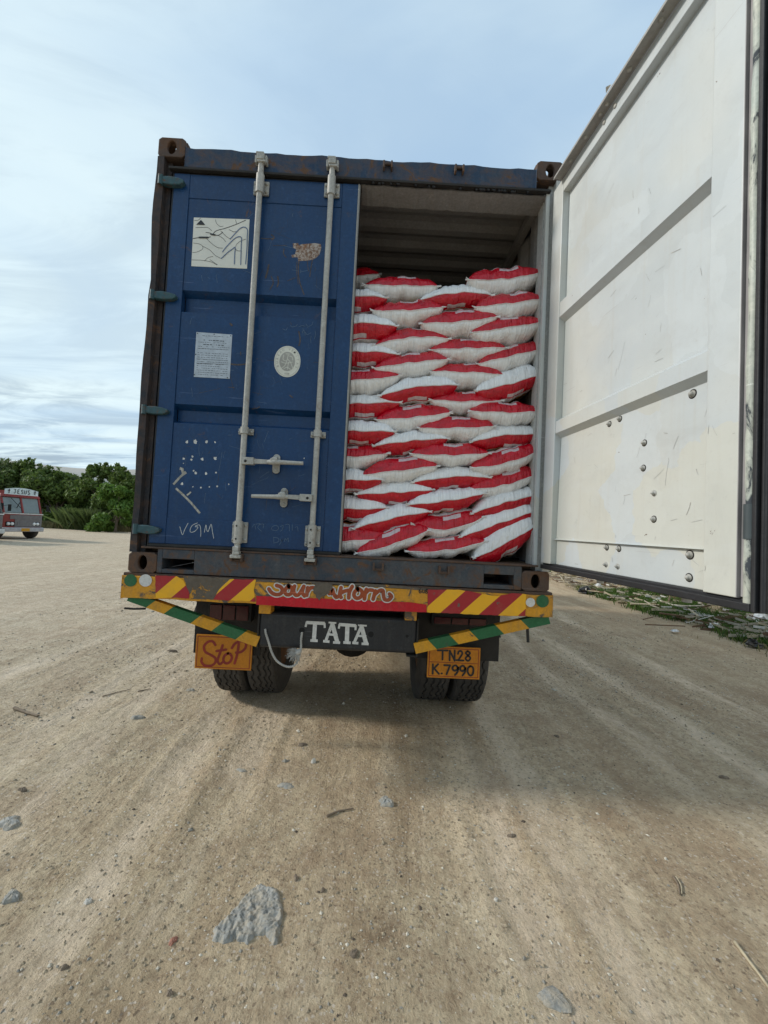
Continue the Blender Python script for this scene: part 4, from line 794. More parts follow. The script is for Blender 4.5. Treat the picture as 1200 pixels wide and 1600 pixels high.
# ================================================================== SACKS
def A_(x, y): return 520+x/3.158, 200+y/3.158
def B_(x, y): return 520+x/3.158, 560+y/3.158
L_ = 'L'
COLS = {
 'L': [('A', -115, 745, 232, 722, 690, 800, 'R', .55), ('A', -95, 862, 266, 840, 795, 918, 'W', .13), ('A', -75, 985, 314, 978, 918, 1058, 'W', .10), ('A', -60, 1130, 322, 1118, 1058, 1190, 'W', .12),
       ('B', -60, 115, 330, 85, 52, 178, 'R', .10), ('B', -60, 238, 330, 218, 175, 302, 'W', .12), ('B', -75, 365, 305, 362, 300, 428, 'W', .10), ('B', -100, 485, 270, 470, 425, 548, 'R', .12), ('B', -110, 600, 242, 598, 545, 668, 'W', .10), ('B', -110, 738, 265, 737, 672, 808, 'W', .12), ('B', -110, 872, 262, 878, 812, 958, 'R', .10)],
 'M': [('A', 155, 775, 520, 782, 733, 852, 'R', .16), ('A', 195, 902, 545, 884, 853, 978, 'R', .11), ('A', 208, 1074, 572, 1042, 985, 1115, 'R', .12), ('B', 205, 50, 570, 5, -32, 95, 'R', .10), ('B', 234, 184, 615, 132, 88, 218, 'W', .10), ('B', 216, 304, 582, 268, 222, 362, 'R', .12), ('B', 204, 432, 567, 395, 358, 478, 'W', .11),
       ('B', 143, 578, 517, 532, 478, 612, 'R', .10), ('B', 118, 670, 492, 648, 603, 728, 'W', .12), ('B', 103, 842, 477, 756, 722, 858, 'W', .10), ('B', 118, 962, 472, 848, 828, 968, 'R', .08)],
 'N': [('A', 428, 852, 787, 826, 778, 898, 'W', .15), ('A', 438, 965, 812, 932, 897, 1032, 'R', .10), ('A', 480, 1096, 856, 1085, 1036, 1158, 'R', .12), ('B', 483, 66, 842, 82, 22, 142, 'R', .12), ('B', 483, 205, 835, 208, 162, 277, 'R', .13), ('B', 428, 346, 797, 336, 282, 408, 'R', .11), ('B', 388, 472, 770, 468, 412, 532, 'R', .10),
       ('B', 396, 612, 774, 588, 533, 653, 'W', .12), ('B', 372, 722, 747, 666, 643, 762, 'W', .10), ('B', 393, 818, 742, 782, 755, 882, 'R', .11), ('B', 368, 952, 752, 902, 878, 984, 'R', .08)],
 'Q': [('A', 668, 750, 1028, 710, 688, 828, 'R', .13), ('A', 702, 886, 1036, 842, 812, 950, 'R', .10), ('A', 684, 1010, 1036, 955, 932, 1068, 'R', .10), ('A', 716, 1166, 1036, 1088, 1070, 1202, 'R', .12), ('B', 708, 162, 1028, 72, 50, 207, 'W', .11), ('B', 677, 260, 1022, 262, 213, 333, 'R', .10), ('B', 684, 412, 1016, 376, 328, 447, 'W', .12),
       ('B', 688, 540, 1018, 448, 438, 573, 'R', .10), ('B', 676, 646, 1012, 560, 545, 683, 'R', .12), ('B', 688, 766, 1012, 672, 650, 783, 'W', .11), ('B', 633, 882, 1000, 748, 738, 895, 'W', .10), ('B', 698, 985, 1000, 815, 800, 996, 'W', .08)]}
ORD = ['first', 'second', 'third', 'fourth', 'fifth', 'sixth', 'seventh', 'eighth', 'ninth', 'tenth', 'eleventh', 'twelfth']
COLN = {'L': 'column beside the blue door', 'M': 'second column from blue door', 'N': 'second column from white door', 'Q': 'column beside the white door'}
def make_sack(col, i, n, d):
    crop, lx, ly, rx, ry, tp, bt, typ, y0 = d; cf = A_ if crop == 'A' else B_
    if col == 'Q': rx += 12
    l = P(*cf(lx, ly), y0); r_ = P(*cf(rx, ry), y0); tz = P(*cf((lx+rx)/2, tp), y0+.05)[2]; bz = P(*cf((lx+rx)/2, bt), y0+.05)[2]
    rr = random.Random(hash((col == 'L', col == 'M', col == 'N', i)) % 9999 if False else (ord(col)*31+i*7))
    mid = (l[2]+r_[2])/2; share = (.60 if typ == 'R' else .50)+rr.uniform(-.04, .04); sag = tz-share*(tz-bz)-mid
    if (col, i) == ('N', 9): sag -= .012
    if (col, i) in (('Q', 4), ('Q', 11)): sag -= .010
    red_up = typ == 'R'; ht = max(tz-mid-sag, .028)+.006; hb = max(mid+sag-bz, .028)+.006
    # sacks sit with the seam nearer to their red side
    nu, nv = 44, 15; hw = (r_[0]-l[0])/2; cx = (r_[0]+l[0])/2; dep = .36; V = []; UVs = []; F = []; ph = rr.random()*9
    vs = np.array([-1, -.995, -.98, -.95, -.91, -.86, -.78, -.66, -.45, -.15, .2, .55, .8, .93, 1.])      # -1..1 dense at both seams
    us = np.sin(np.linspace(-math.pi/2, math.pi/2, nu+1))
    fa = [rr.uniform(.6, 1.4) for _ in range(6)]; sk = rr.uniform(-.18, .18); hc = rr.uniform(-.012, .012)
    def pos(u, v, side):
        H = ht if side > 0 else hb; e = max(0, 1-abs(u)**2.9)**.54; f = max(0, 1-abs(v)**8)**.5; h = H*e*f*(1+sk*u*side*(.7 if side > 0 else .4))
        wr = (.0030*math.sin(u*17*fa[0]+ph+v*3)+.0018*math.sin(u*27*fa[1]+ph*2+side+v*2))*min(1, (1-abs(v))*12)*e
        wr += (.0045*math.sin(u*6*fa[3]+ph+side*2)+.004*math.sin(u*11*fa[5]+ph*3-side))*f*e
        sz = mid+(r_[2]-l[2])/2*u+sag*(1-u*u)+.0035*math.sin(u*8*fa[4]+ph)*(1-u*u)+.0012*math.sin(u*17+ph)*(1-u*u)
        x = cx+hw*u*(1+.015*abs(v)**3); y = y0+dep*(v+1)+.022*(1-abs(u)**3)*(-1 if v < 0 else 1)*(abs(v)**.5)*.7 + .010*(1-abs(u))*(1-abs(v))*0
        y += -.012*(1-abs(v))*(1 if v < -.3 else 0)*e
        z = sz+side*(h+wr)
        rt = 1.186 if z > 0 else 9
        return (min(x, 1.162), y, z)
    idx = {}
    for side in (1, -1):
        red = (side > 0) == red_up
        for iu, u in enumerate(us):
            arc = 0; prev = None
            for iv, v in enumerate(vs):
                p = pos(u, float(v), side)
                if prev is not None: arc += math.dist(prev, p)
                prev = p; idx[side, iu, iv] = len(V); V.append(p); UVs.append(((u+1)/2*.48, (1 if red else -1)*(arc+(.0000 if iv else 0))))
        for iu in range(nu):
            for iv in range(nv-1):
                f = (idx[side, iu, iv], idx[side, iu+1, iv], idx[side, iu+1, iv+1], idx[side, iu, iv+1]); F.append(f if side > 0 else f[::-1])
    b = MB(); b.add(V, F, 0, True); b.uv = UVs
    # flat welt along the front seam plus corner ties
    typn = 'red-over-white' if red_up else 'white-over-red'
    pos_n = 'top of' if i == 0 else 'bottom of' if i == n-1 else ('%s from top in' % ORD[i])
    extra = {('Q', 0): ' standing highest of all,', ('Q', 11): ' bent up against the wall,', ('N', 9): ' sagging in its middle,', ('M', 10): ' tilted up to the right,', ('L', 0): ' set back in the dark,'}.get((col, i), ',')
    o = b.build('sack', M['sack']); tag(o, '%s sack,%s %s the %s' % (typn, '' if extra == ',' else extra[:-1]+',', pos_n, COLN[col]), 'sack', 'sacks stacked inside the container'); o.name = 'sack'
    w = MB(); pts = [pos(float(u), -1.0, 1) for u in us[1:-1]]; w.tube([(p[0], p[1]-.0015, p[2]+.001*math.sin(k*1.7)) for k, p in enumerate(pts)], .0026, 5); w.build('seam', M['tie'], o)
    for e_ in (0, -1):
        p = np.array(pos(us[e_], -1., 1)); s = -1 if e_ == 0 else 1
        if col == 'L' and e_ == 0: continue
        w = MB()
        for k in range(4):
            q = np.array([s*rr.uniform(.006, .018), rr.uniform(-.014, .0), rr.uniform(-.010, .012)]); w.tube([p+np.array([-s*.012, -.001, 0]), p+q*.5, p+q], [.0048, .0038, .002], 5)
        w.build('corner_tie', M['tie'], o)
for col, L in COLS.items():
    for i, d in enumerate(L): make_sack(col, i, len(L), d)
# one more just behind the top of the first column, and a few of the next layer
for k, (cx, y0, z) in enumerate([(.18, .62, 2.62), (.66, .62, 2.60), (.30, 1.35, 2.55), (.80, 1.35, 2.52)]):
    pass

# ================================================================== TRUCK
trk = thing('cargo_truck', (0, 3, 0), 'flatbed truck under the container, its rear beam painted yellow, red and green', 'truck')
BY = -.012
def bP(px, py, y=BY): q = P(px, py, y); return (float(q[0]), float(q[2]))
b = MB(); n = 50; V = []; F = []; r = random.Random(3)
for i in range(n):
    x = -1.238+2.476*i/(n-1); dz = .0022*math.sin(x*11)+.0018*math.sin(x*31); dy = .003*math.sin(x*7)
    V += [(x, BY+dy*.3, .986+dz), (x, .07, .986+dz), (x, .07, 1.112), (x, BY+dy*.3, 1.112+dz*.4)]
for i in range(n-1):
    for j in range(4): F.append((4*i+j, 4*i+4+j, 4*i+4+(j+1) % 4, 4*i+(j+1) % 4))
F += [(3, 2, 1, 0), (4*n-4, 4*n-3, 4*n-2, 4*n-1)]; b.add(V, F)
beam = b.build('rear_beam', M['tyellow'], trk, bevel=.003)
b = MB(); b.box(-1.236, 1.236, -.004, .3, 1.1125, 1.1285); b.build('deck_edge', M['casting'], beam)
bfn = lambda p, off: (p[0], BY-.0035-off, p[1])
def bpoly(pts, m, name, off=0., seed=0, jag=.0):
    rr = random.Random(seed); out = []
    for i, p in enumerate(pts):
        a = np.array(p, float); c = np.array(pts[(i+1) % len(pts)], float); k = max(1, int(np.linalg.norm(c-a)/5)) if jag else 1
        for j in range(k):
            q = a+(c-a)*j/k
            if jag and j: q = q+np.array([rr.uniform(-jag, jag), rr.uniform(-jag, jag)])
            out.append(bP(*q))
    b = MB(); b.prism([bfn(p, off+.0005) for p in out], (0, .0005, 0)); return b.build(name, m, beam)
c7 = lambda x, y: (180+x*.3, 860+y*.3); c8 = lambda x, y: (520+x*.3, 860+y*.3); c4 = lambda x, y: (380+x/4, 890+y/4)
bpoly([c7(355, 132), c7(620, 145), c7(560, 195), c7(520, 255), c7(395, 252), c7(372, 185)], M['tflaked'], 'bare_patch', -.001, 1, .8)
bpoly([c4(75, 62), c4(520, 78), c4(900, 95), c4(1150, 118), c4(1140, 130), c4(900, 112), c4(620, 94), c4(300, 82), c4(80, 76)], M['tflaked'], 'bare_patch', -.0012, 2, .5)
bpoly([c7(210, 130), c7(322, 134), c7(358, 158), c7(372, 190), c7(388, 222), c7(386, 250), c7(330, 246), c7(213, 248)], M['tape'], 'chevron_tape', 0, 3, .5)
bpoly([c7(598, 150), c7(735, 152), c7(722, 205), c7(732, 266), c7(512, 256), c7(545, 200)], M['tape'], 'chevron_tape', 0, 4, .5)
bpoly([c8(495, 203), c8(665, 205), c8(760, 222), c8(850, 238), c8(930, 222), c8(1006, 228), c8(1002, 342), c8(770, 334), c8(492, 322)], M['tape'], 'chevron_tape', 0, 5, .4)
bpoly([c7(735, 236), c8(0, 252), c8(410, 270), c8(488, 282), c8(488, 322), c8(0, 304), c7(735, 282)], M['red'], 'red_band', 0, 6, .2)
for (px, py), rx, m, nm in ((c7(82, 156), .036, 'green', 'green_disc'), (c7(160, 156), .036, 'whitepaint', 'white_disc'), (c8(1028, 270), .027, 'whitepaint', 'white_disc'), (c8(1091, 264), .037, 'green', 'green_disc')):
    q = bP(px, py); b = MB(); b.disc(bfn(q, .001), (1, 0, 0), (0, 0, 1), rx, rx*.97, 28); b.build(nm, M[m], beam)
# Sound Horn script
sc = [[(162, 120), (178, 142), (205, 155), (235, 150), (246, 128), (236, 108), (210, 98)], [(286, 105), (268, 118), (262, 140), (276, 156), (298, 150), (308, 128), (300, 108), (286, 105)],
      [(322, 102), (316, 130), (326, 156), (346, 156), (366, 130), (380, 104)], [(378, 108), (370, 140), (384, 164)], [(404, 112), (398, 160)], [(402, 140), (420, 115), (440, 112)],
      [(540, 150), (556, 120), (566, 150), (582, 172), (604, 160)], [(612, 112), (604, 150), (612, 172)], [(606, 148), (640, 132), (668, 128)], [(682, 104), (664, 140), (660, 176)],
      [(716, 122), (696, 140), (694, 164), (712, 178), (736, 168), (744, 142), (732, 124), (716, 122)], [(770, 122), (762, 150), (758, 182)], [(762, 150), (784, 128), (808, 128)], [(826, 132), (818, 160), (812, 184)], [(818, 158), (848, 132), (872, 130), (876, 156), (884, 184), (908, 188), (926, 168), (914, 152)]]
b = MB(); k = 0
for grp in ((0,), (1,), (2, 3), (4, 5), (6,), (7, 8, 9), (10,), (11, 12), (13, 14)):
    b = MB()
    for i in grp: b.ribbon(catmull([bP(*c4(*p)) for p in sc[i]], 5), .034, bfn, .0012+i*.00004, 0)
    for i in grp: b.ribbon(catmull([bP(*c4(*p)) for p in sc[i]], 5), .0215, bfn, .0024+i*.00004, 1)
    b.build('letter', [M['whitepaint'], M['script']], beam)
b = MB()   # bare patch eating into the lettering
V = [(455, 85), (505, 80), (560, 92), (555, 120), (530, 150), (500, 165), (478, 192), (455, 170), (440, 130)]; rr = random.Random(5); out = []
for i, p in enumerate(V):
    a, c = np.array(p, float), np.array(V[(i+1) % len(V)], float)
    for j in range(4): out.append(a+(c-a)*j/4+np.array([rr.uniform(-5, 5), rr.uniform(-5, 5)])*(j > 0))
b.prism([bfn(bP(*c4(*p)), .0046) for p in out], (0, .001, 0)); b.build('bare_patch', M['tflaked'], beam)
b = MB(); k = 0
for pts in [[(1108, 118), (1098, 132), (1104, 146), (1114, 138), (1102, 132)], [(1122, 125), (1120, 142), (1132, 142), (1134, 126)], [(1148, 122), (1140, 130), (1152, 140), (1144, 148), (1138, 140), (1150, 128), (1146, 121)]]:
    b = MB(); b.ribbon(catmull([bP(*c4(*p)) for p in pts], 4), .0045, bfn, .002+k*.0001, 0); k += 1; b.build('numeral', M['blackpaint'], beam)
# diagonal brackets with green and yellow bands
def bracket(pA, pB, yA, yB, cuts, cols, wpx):
    b = MB(); a = P(*pA, yA); c = P(*pB, yB); ts = cuts
    for i in range(len(ts)-1):
        p0 = a+(c-a)*ts[i]; p1 = a+(c-a)*ts[i+1]; w0 = wpx[0]+(wpx[1]-wpx[0])*ts[i]; w1 = wpx[0]+(wpx[1]-wpx[0])*ts[i+1]; t = .045; n_ = np.array([0, 0, 1.])
        sl = .35*(1 if pB[0] > pA[0] else -1); d = unit(c-a); up = unit(np.cross(np.cross(d, n_), d))
        q = lambda p, w, s, e: p+up*w*s*.5+d*(w*s*(0 if e else .30))
        e0, e1 = i == 0, i == len(ts)-2; f0 = [q(p0, w0, -1, e0), q(p1, w1, -1, e1), q(p1, w1, 1, e1), q(p0, w0, 1, e0)]
        b.hexa([f0[0], f0[1], f0[1]+(0, t, 0), f0[0]+(0, t, 0), f0[3], f0[2], f0[2]+(0, t, 0), f0[3]+(0, t, 0)], cols[i])
    b.build('diagonal_bracket', [M['green'], M['yellow'], M['dark']], trk)
    
bracket((201, 932), (403, 1003), -.004, .075, [0, .165, .30, .505, .67, .86, 1], [0, 1, 0, 1, 0, 1], (.052, .062))
bracket((858, 967), (648, 1013.5), -.004, .075, [0, .175, .36, .55, .70, .865, 1], [0, 1, 0, 1, 0, 1], (.058, .062))
b = MB(); q = P(824, 980, .03); b.tube([(q[0], .03, q[2]+.03), (q[0], .03, q[2]), (q[0]+.004, .02, q[2]-.085)], .009, 8); b.build('tie_hook', M['dark'], trk); b = MB(); q = P(228, 951, .03); b.tube([(q[0], .03, q[2]), (q[0]-.05, .0, q[2]+.002), (q[0]-.095, -.02, q[2]+.008)], .006, 8); b.build('tie_hook', M['dark'], trk)
# under-run guard
GX0, GX1, GZ0, GZ1, GY = -.474, .472, .712, .922, .085
b = MB(); b.box(GX0, GX1, GY, GY+.13, GZ0, GZ1); guard = b.build('rear_guard', M['guard'], trk, bevel=.022, seg=4)
b = MB(); b.box(GX1-.004, GX1+.006, GY-.004, GY+.13, GZ0-.016, GZ1+.004); b.box(GX1-.06, GX1-.004, GY-.002, GY+.1, GZ0-.016, GZ0-.008); b.build('end_plate', M['dark'], guard, bevel=.003); b = MB(); b.box(GX0-.006, GX0+.004, GY-.004, GY+.13, GZ0-.006, GZ1+.004); b.build('end_plate', M['dark'], guard, bevel=.003)
for px, py, r in ((472, 985, .017), (579.5, 991, .017), (636, 994, .009)):
    q = P(px, py, GY); b = MB(); b.lathe((q[0], GY, q[2]), (0, -1, 0), [(r*1.25, .0003), (r*1.12, .0025), (r, .0012)], 20, 0); b.disc((q[0], GY-.0012, q[2]), (1, 0, 0), (0, 0, 1), r, r, 20, 1); b.build('painted_hole_dark', [M['guard'], M['void']], guard)  # rim with a flat black disc, the dark of a hole as colour
for px in (415, 642):
    q = P(px, 952, .05); b = MB(); b.box(q[0]-.035, q[0]+.035, .03, .12, .9225, .984); b.build('guard_hanger', M['tyellow'], trk, bevel=.004)
gfn = lambda p, off: (p[0], GY-.0015-off, p[1])
def gq(x, y): q = P(*c4(x, y), GY); return (float(q[0]), float(q[2]))
b = MB(); k = 0
def letter(strokes):
    global k
    b = MB()
    for pts, w in strokes: b.ribbon([gq(*p) for p in pts], w, gfn, .0004+k*.00012, 0, caps=False); k += 1
    b.build('letter', M['whitepaint'], guard)
letter([([(395, 330), (510, 336)], .019), ([(450, 330), (442, 440)], .024), ([(420, 442), (466, 444)], .016), ([(398, 325), (390, 358)], .012), ([(508, 332), (510, 364)], .012)])
letter([([(558, 332), (516, 446)], .017), ([(556, 334), (588, 452)], .025), ([(530, 404), (590, 408)], .013), ([(500, 446), (540, 450)], .015), ([(562, 454), (606, 456)], .015), ([(534, 330), (582, 333)], .010)])
letter([([(600, 342), (705, 350)], .019), ([(652, 342), (648, 450)], .025), ([(626, 454), (672, 457)], .016), ([(603, 338), (598, 368)], .012), ([(704, 346), (702, 378)], .012)])
letter([([(740, 348), (694, 456)], .017), ([(738, 350), (768, 460)], .025), ([(712, 412), (770, 416)], .013), ([(682, 456), (720, 459)], .015), ([(740, 462), (784, 464)], .015), ([(718, 346), (772, 350)], .010)])
# mud guards, boards, lamps
def fl(px0, px1, zt, zb, y, name, m, par=trk, t=.012, bev=.003):
    x0 = P(px0, 1000, y)[0]; x1 = P(px1, 1000, y)[0]; b = MB(); b.box(x0, x1, y, y+t, zb, zt); return b.build(name, M[m], par, bevel=bev)
x0 = P(303, 1020, .45)[0]; b = MB(); b.box(x0, -.55, .44, .455, .55, .985); b.build('mudflap', M['dark'], trk)
x1 = P(779, 1010, .45)[0]; zb = P(779, 1033, .45)[2]; b = MB(); b.box(.50, x1, .44, .455, zb, .985); b.build('mudflap', M['dark'], trk)
for (p0, p1) in ((c7(495, 275), c7(696, 366)), (c8(525, 340), c8(798, 392))):
    a = P(*p0, .36); c = P(*p1, .36); b = MB(); b.box(a[0]-.012, c[0]+.012, .362, .44, min(a[2], c[2])-.012, .985); l_ = b.build('tail_lamp', M['dark'], trk, bevel=.004)
    n = 3; w = (c[0]-a[0])/n
    for i in range(n): b = MB(); b.box(a[0]+w*i+.004, a[0]+w*(i+1)-.004, .350, .3615, min(a[2], c[2]), max(a[2], c[2])-.006); b.build('lens', M['lens'], l_, bevel=.003)
def board(px, y, name, label):
    (ax, az), (cx, cz) = [(float(P(*p, y)[0]), float(P(*p, y)[2])) for p in px]
    b = MB(); b.box(ax, cx, y, y+.012, cz, az); o = b.build(name, M['board'], trk, bevel=.002)
    fn = lambda p, off: (p[0], y-.0012-off, p[1]); b = MB(); i = .012; z = (ax+i, az-i), (cx-i, az-i), (cx-i, cz+i), (ax+i, cz+i)
    for k in range(4): b.ribbon([z[k], z[(k+1) % 4]], .0045, fn, k*.0001, 0, caps=False)
    return o, fn, b, (ax, az, cx, cz)
o, fn, b, _ = board([(307, 991), (392, 1048)], .40, 'stop_board', '')
gg = lambda x, y: (lambda q: (float(q[0]), float(q[2])))(P(*c7(x, y), .40)); k = 5
b.build('board_border', M['boardred'], o); LS = [[(522, 492), (508, 474), (484, 476), (463, 500), (470, 528), (500, 545), (522, 562), (520, 586), (498, 600), (466, 598), (450, 580), (452, 562)], [(560, 494), (546, 535), (534, 572), (544, 592), (560, 582)], [(528, 524), (578, 516)],
            [(588, 536), (570, 548), (564, 572), (578, 588), (598, 580), (608, 558), (600, 540), (588, 536)], [(644, 486), (636, 540), (622, 588)], [(608, 508), (626, 484), (656, 472), (680, 482), (678, 508), (656, 528), (630, 532)]]
for grp in ((0,), (1, 2), (3,), (4, 5)):
    b = MB()
    for i in grp: b.ribbon(catmull([gg(*p) for p in LS[i]], 5), .0165, fn, k*.00015, 0); k += 1
    b.build('letter', M['boardred'], o)
PYp = .34
o, fn, b, (ax, az, cx, cz) = board([(669, 1009), (749, 1062)], PYp, 'number_board', '')
b.ribbon([(ax+.012, (az+cz)/2-.0), (cx-.012, (az+cz)/2)], .004, fn, .0006, 0, caps=False); b.build('board_border', M['boardred'], o)
gg = lambda x, y: (lambda q: (float(q[0]), float(q[2])))(P(*c8(x, y), PYp)); b = MB(); k = 3
ST = [(0, [(546, 520), (598, 521)]), (0, [(572, 520), (571, 568)]), (0, [(608, 572), (609, 522)]), (0, [(609, 522), (634, 572)]), (0, [(634, 574), (635, 522)]), (0, [(644, 571), (646, 571)]),
      (1, [(652, 538), (656, 526), (668, 524), (674, 536), (666, 552), (652, 572)]), (0, [(652, 572), (680, 573)]), (1, [(702, 524), (692, 534), (704, 547), (716, 560), (704, 575), (691, 562), (704, 547), (714, 534), (702, 524)]),
      (0, [(521, 592), (520, 642)]), (0, [(548, 592), (523, 618)]), (0, [(528, 614), (552, 642)]), (0, [(566, 640), (568, 640)]), (0, [(580, 597), (610, 598)]), (0, [(610, 598), (592, 644)]),
      (1, [(650, 608), (640, 598), (626, 604), (624, 618), (636, 626), (650, 616), (651, 606), (650, 630), (636, 648)]), (1, [(688, 610), (678, 600), (665, 606), (663, 620), (675, 628), (688, 618), (689, 608), (688, 632), (675, 650)]),
      (1, [(716, 602), (704, 612), (702, 632), (713, 650), (726, 646), (732, 626), (728, 608), (716, 602)])]
for grp in ((0, 1), (2, 3, 4), (5,), (6, 7), (8,), (9, 10, 11), (12,), (13, 14), (15,), (16,), (17,)):
    b = MB()
    for i in grp: sm, pts = ST[i]; q = [gg(*p) for p in pts]; b.ribbon(catmull(q, 5) if sm else q, .0125, fn, k*.00015, 0); k += 1
    b.build('letter', M['blackpaint'], o)
# wheels
def tyre(xa, xb, y, R=.505, par=None):
    wc = (xa+xb)/2; hw = (xb-xa)/2
    w = MB(); w.lathe((wc, y, R), (1, 0, 0), [(.10, -hw*.5), (.20, -hw*.6), (R*.55, -hw*.72), (R*.57, -hw*.2), (R*.55, hw*.2), (R*.57, hw*.72), (.20, hw*.3), (.10, hw*.3)], 28, 0); w.lathe((wc, y, R), (1, 0, 0), [(.0, -hw*.5), (.10, -hw*.5)], 28, 0)
    o = w.build('wheel', M['hub'], trk)
    prof = []
    g = [-.66, -.33, 0, .33, .66]
    prof = [(R*.56, -hw*.74), (R*.66, -hw*.96), (R*.82, -hw*1.0), (R*.93, -hw*.97), (R*.985, -hw*.86)]
    mid = [(-.74, 0), (-.57, 0), (-.55, 1), (-.47, 1), (-.45, 0), (-.16, 0), (-.14, 1), (-.04, 1), (-.02, 0), (.22, 0), (.24, 1), (.32, 1), (.34, 0), (.52, 0), (.54, 1), (.60, 1), (.62, 0), (.76, 0)]
    prof += [(R-(.012 if d else 0)-.006*abs(t)**3, t*hw, 1) for t, d in mid]; prof += [(R*.985, hw*.86), (R*.93, hw*.97), (R*.82, hw*1.0), (R*.66, hw*.96), (R*.56, hw*.74)]
    n = 120; V = []; F = []
    for q in prof:
        for j in range(n):
            a = 2*math.pi*j/n; zz = (.008 if j % 4 < 2 else -.008) if len(q) == 3 and abs(q[1]) < hw*.7 else 0
            rr_ = q[0]-(.010 if len(q) == 2 and q[0] > R*.95 and j % 5 == 0 else 0); V.append((wc+q[1]+zz, y+rr_*math.cos(a), max(R+rr_*math.sin(a), .004)))
    for i in range(len(prof)-1):
        for j in range(n): F.append((i*n+j, i*n+(j+1) % n, (i+1)*n+(j+1) % n, (i+1)*n+j))
    t = MB(); t.add(V, F, 0, False); t.build('tyre', M['rubber'], o); return o
for xa, xb in ((-1.030, -.785), (-.765, -.52), (.575, .835), (.865, 1.125)): tyre(xa, xb, 1.30)
for xa, xb in ((-1.10, -.83), (.73, 1.0)): tyre(xa, xb, 6.6)
b = MB()
for x in (-.42, .42): b.box(x-.04, x+.04, .2, 8.2, .70, .98)
for y in (.25, 1.9, 3.3, 4.8, 6.2): b.box(-.38, .38, y, y+.1, .74, .94)
b.build('chassis_rail', M['dark'], trk)
b = MB(); b.tube([(-.9, 1.3, .505), (.8, 1.3, .505)], .065, 12); b.lathe((.03, 1.3, .505), (0, 1, 0), [(.02, -.22), (.12, -.18), (.19, -.05), (.19, .05), (.12, .2), (.06, .3)], 20); b.build('rear_axle', M['dark'], trk)
for x in (-.42, .46): b = MB(); [b.box(x-.035, x+.035, .6+.06*i, 2.0-.06*i, .57+.016*(5-i)-.03+.0, .583+.016*(5-i)-.03) for i in range(5)]; b.box(x-.02, x+.02, .58, .64, .6, .78); b.build('leaf_spring', M['dark'], trk)
for xs in ((-1.15, -.48), (.52, 1.17)):
    b = MB(); n = 12; V = []; F = []
    for i in range(n+1): a = math.radians(20+140*i/n); V += [(xs[0], 1.3-.62*math.cos(a), .505+.5*math.sin(a)), (xs[1], 1.3-.62*math.cos(a), .505+.5*math.sin(a))]
    for i in range(n): F.append((2*i, 2*i+1, 2*i+3, 2*i+2))
    b.add(V, F, 0, True); b.build('wheel_arch', M['dark'], trk)
b = MB()
for y in np.arange(.1, 6.2, .75): b.box(-1.2, 1.2, y, y+.07, .985, 1.112)
b.box(-1.225, -1.18, .08, 6.3, 1.0, 1.112); b.box(1.18, 1.225, .08, 6.3, 1.0, 1.112); b.build('bed_frame', M['dark'], trk)
b = MB(); b.box(-1.1, 1.0, 6.35, 8.0, .7, 2.7); b.box(-1.1, 1.0, 7.95, 8.1, .55, .8); b.build('cab', M['tyellow'], trk, bevel=.06, seg=3)

# rope
def rope():
    R_ = lambda x, y, yy: P(*c4(x, y), yy)
    ctrl = [R_(368, 392, .078), R_(362, 440, .066), R_(360, 500, .06), R_(345, 560, .05), R_(318, 600, .045), R_(270, 605, .045), R_(215, 575, .05), R_(180, 520, .055), R_(158, 450, .06), R_(142, 400, .066), R_(138, 372, .076)]
    pts = catmull(ctrl, 14); b = MB(); k = len(pts)
    for s in range(3):
        out = []; d = 0
        for i, p in enumerate(pts):
            if i: d += np.linalg.norm(p-pts[i-1])
            t = unit(pts[min(i+1, k-1)]-pts[max(i-1, 0)]); a = unit(np.cross(t, (0, 1, 0.01))); c = np.cross(t, a); ph = d*150+s*2.094; out.append(p+(a*math.cos(ph)+c*math.sin(ph))*.0036)
        b.tube(out, .0036, 6)
    o = b.build('rope', M['rope']); tag(o, 'frayed white rope looped through the black rear guard of the truck', 'rope')
    b = MB(); c = R_(345, 515, .05); rr = random.Random(2)
    for i in range(130):
        a = rr.uniform(2.4, 4.9); l = rr.uniform(.035, .075); d = np.array([math.cos(a), rr.uniform(-.5, .3), math.sin(a)*.75]); m = c+d*l*.5+np.array([0, 0, rr.uniform(-.004, .01)]); b.tube([c, m, c+d*l+np.array([0, 0, -.01])], [.0016, .0013, .0007], 4)
    b.lathe(c, (1, 0, .5), [(.006, -.02), (.017, -.01), (.018, .006), (.008, .018)], 10, capend=True); b.build('frayed_tuft', M['rope'], o)
rope()

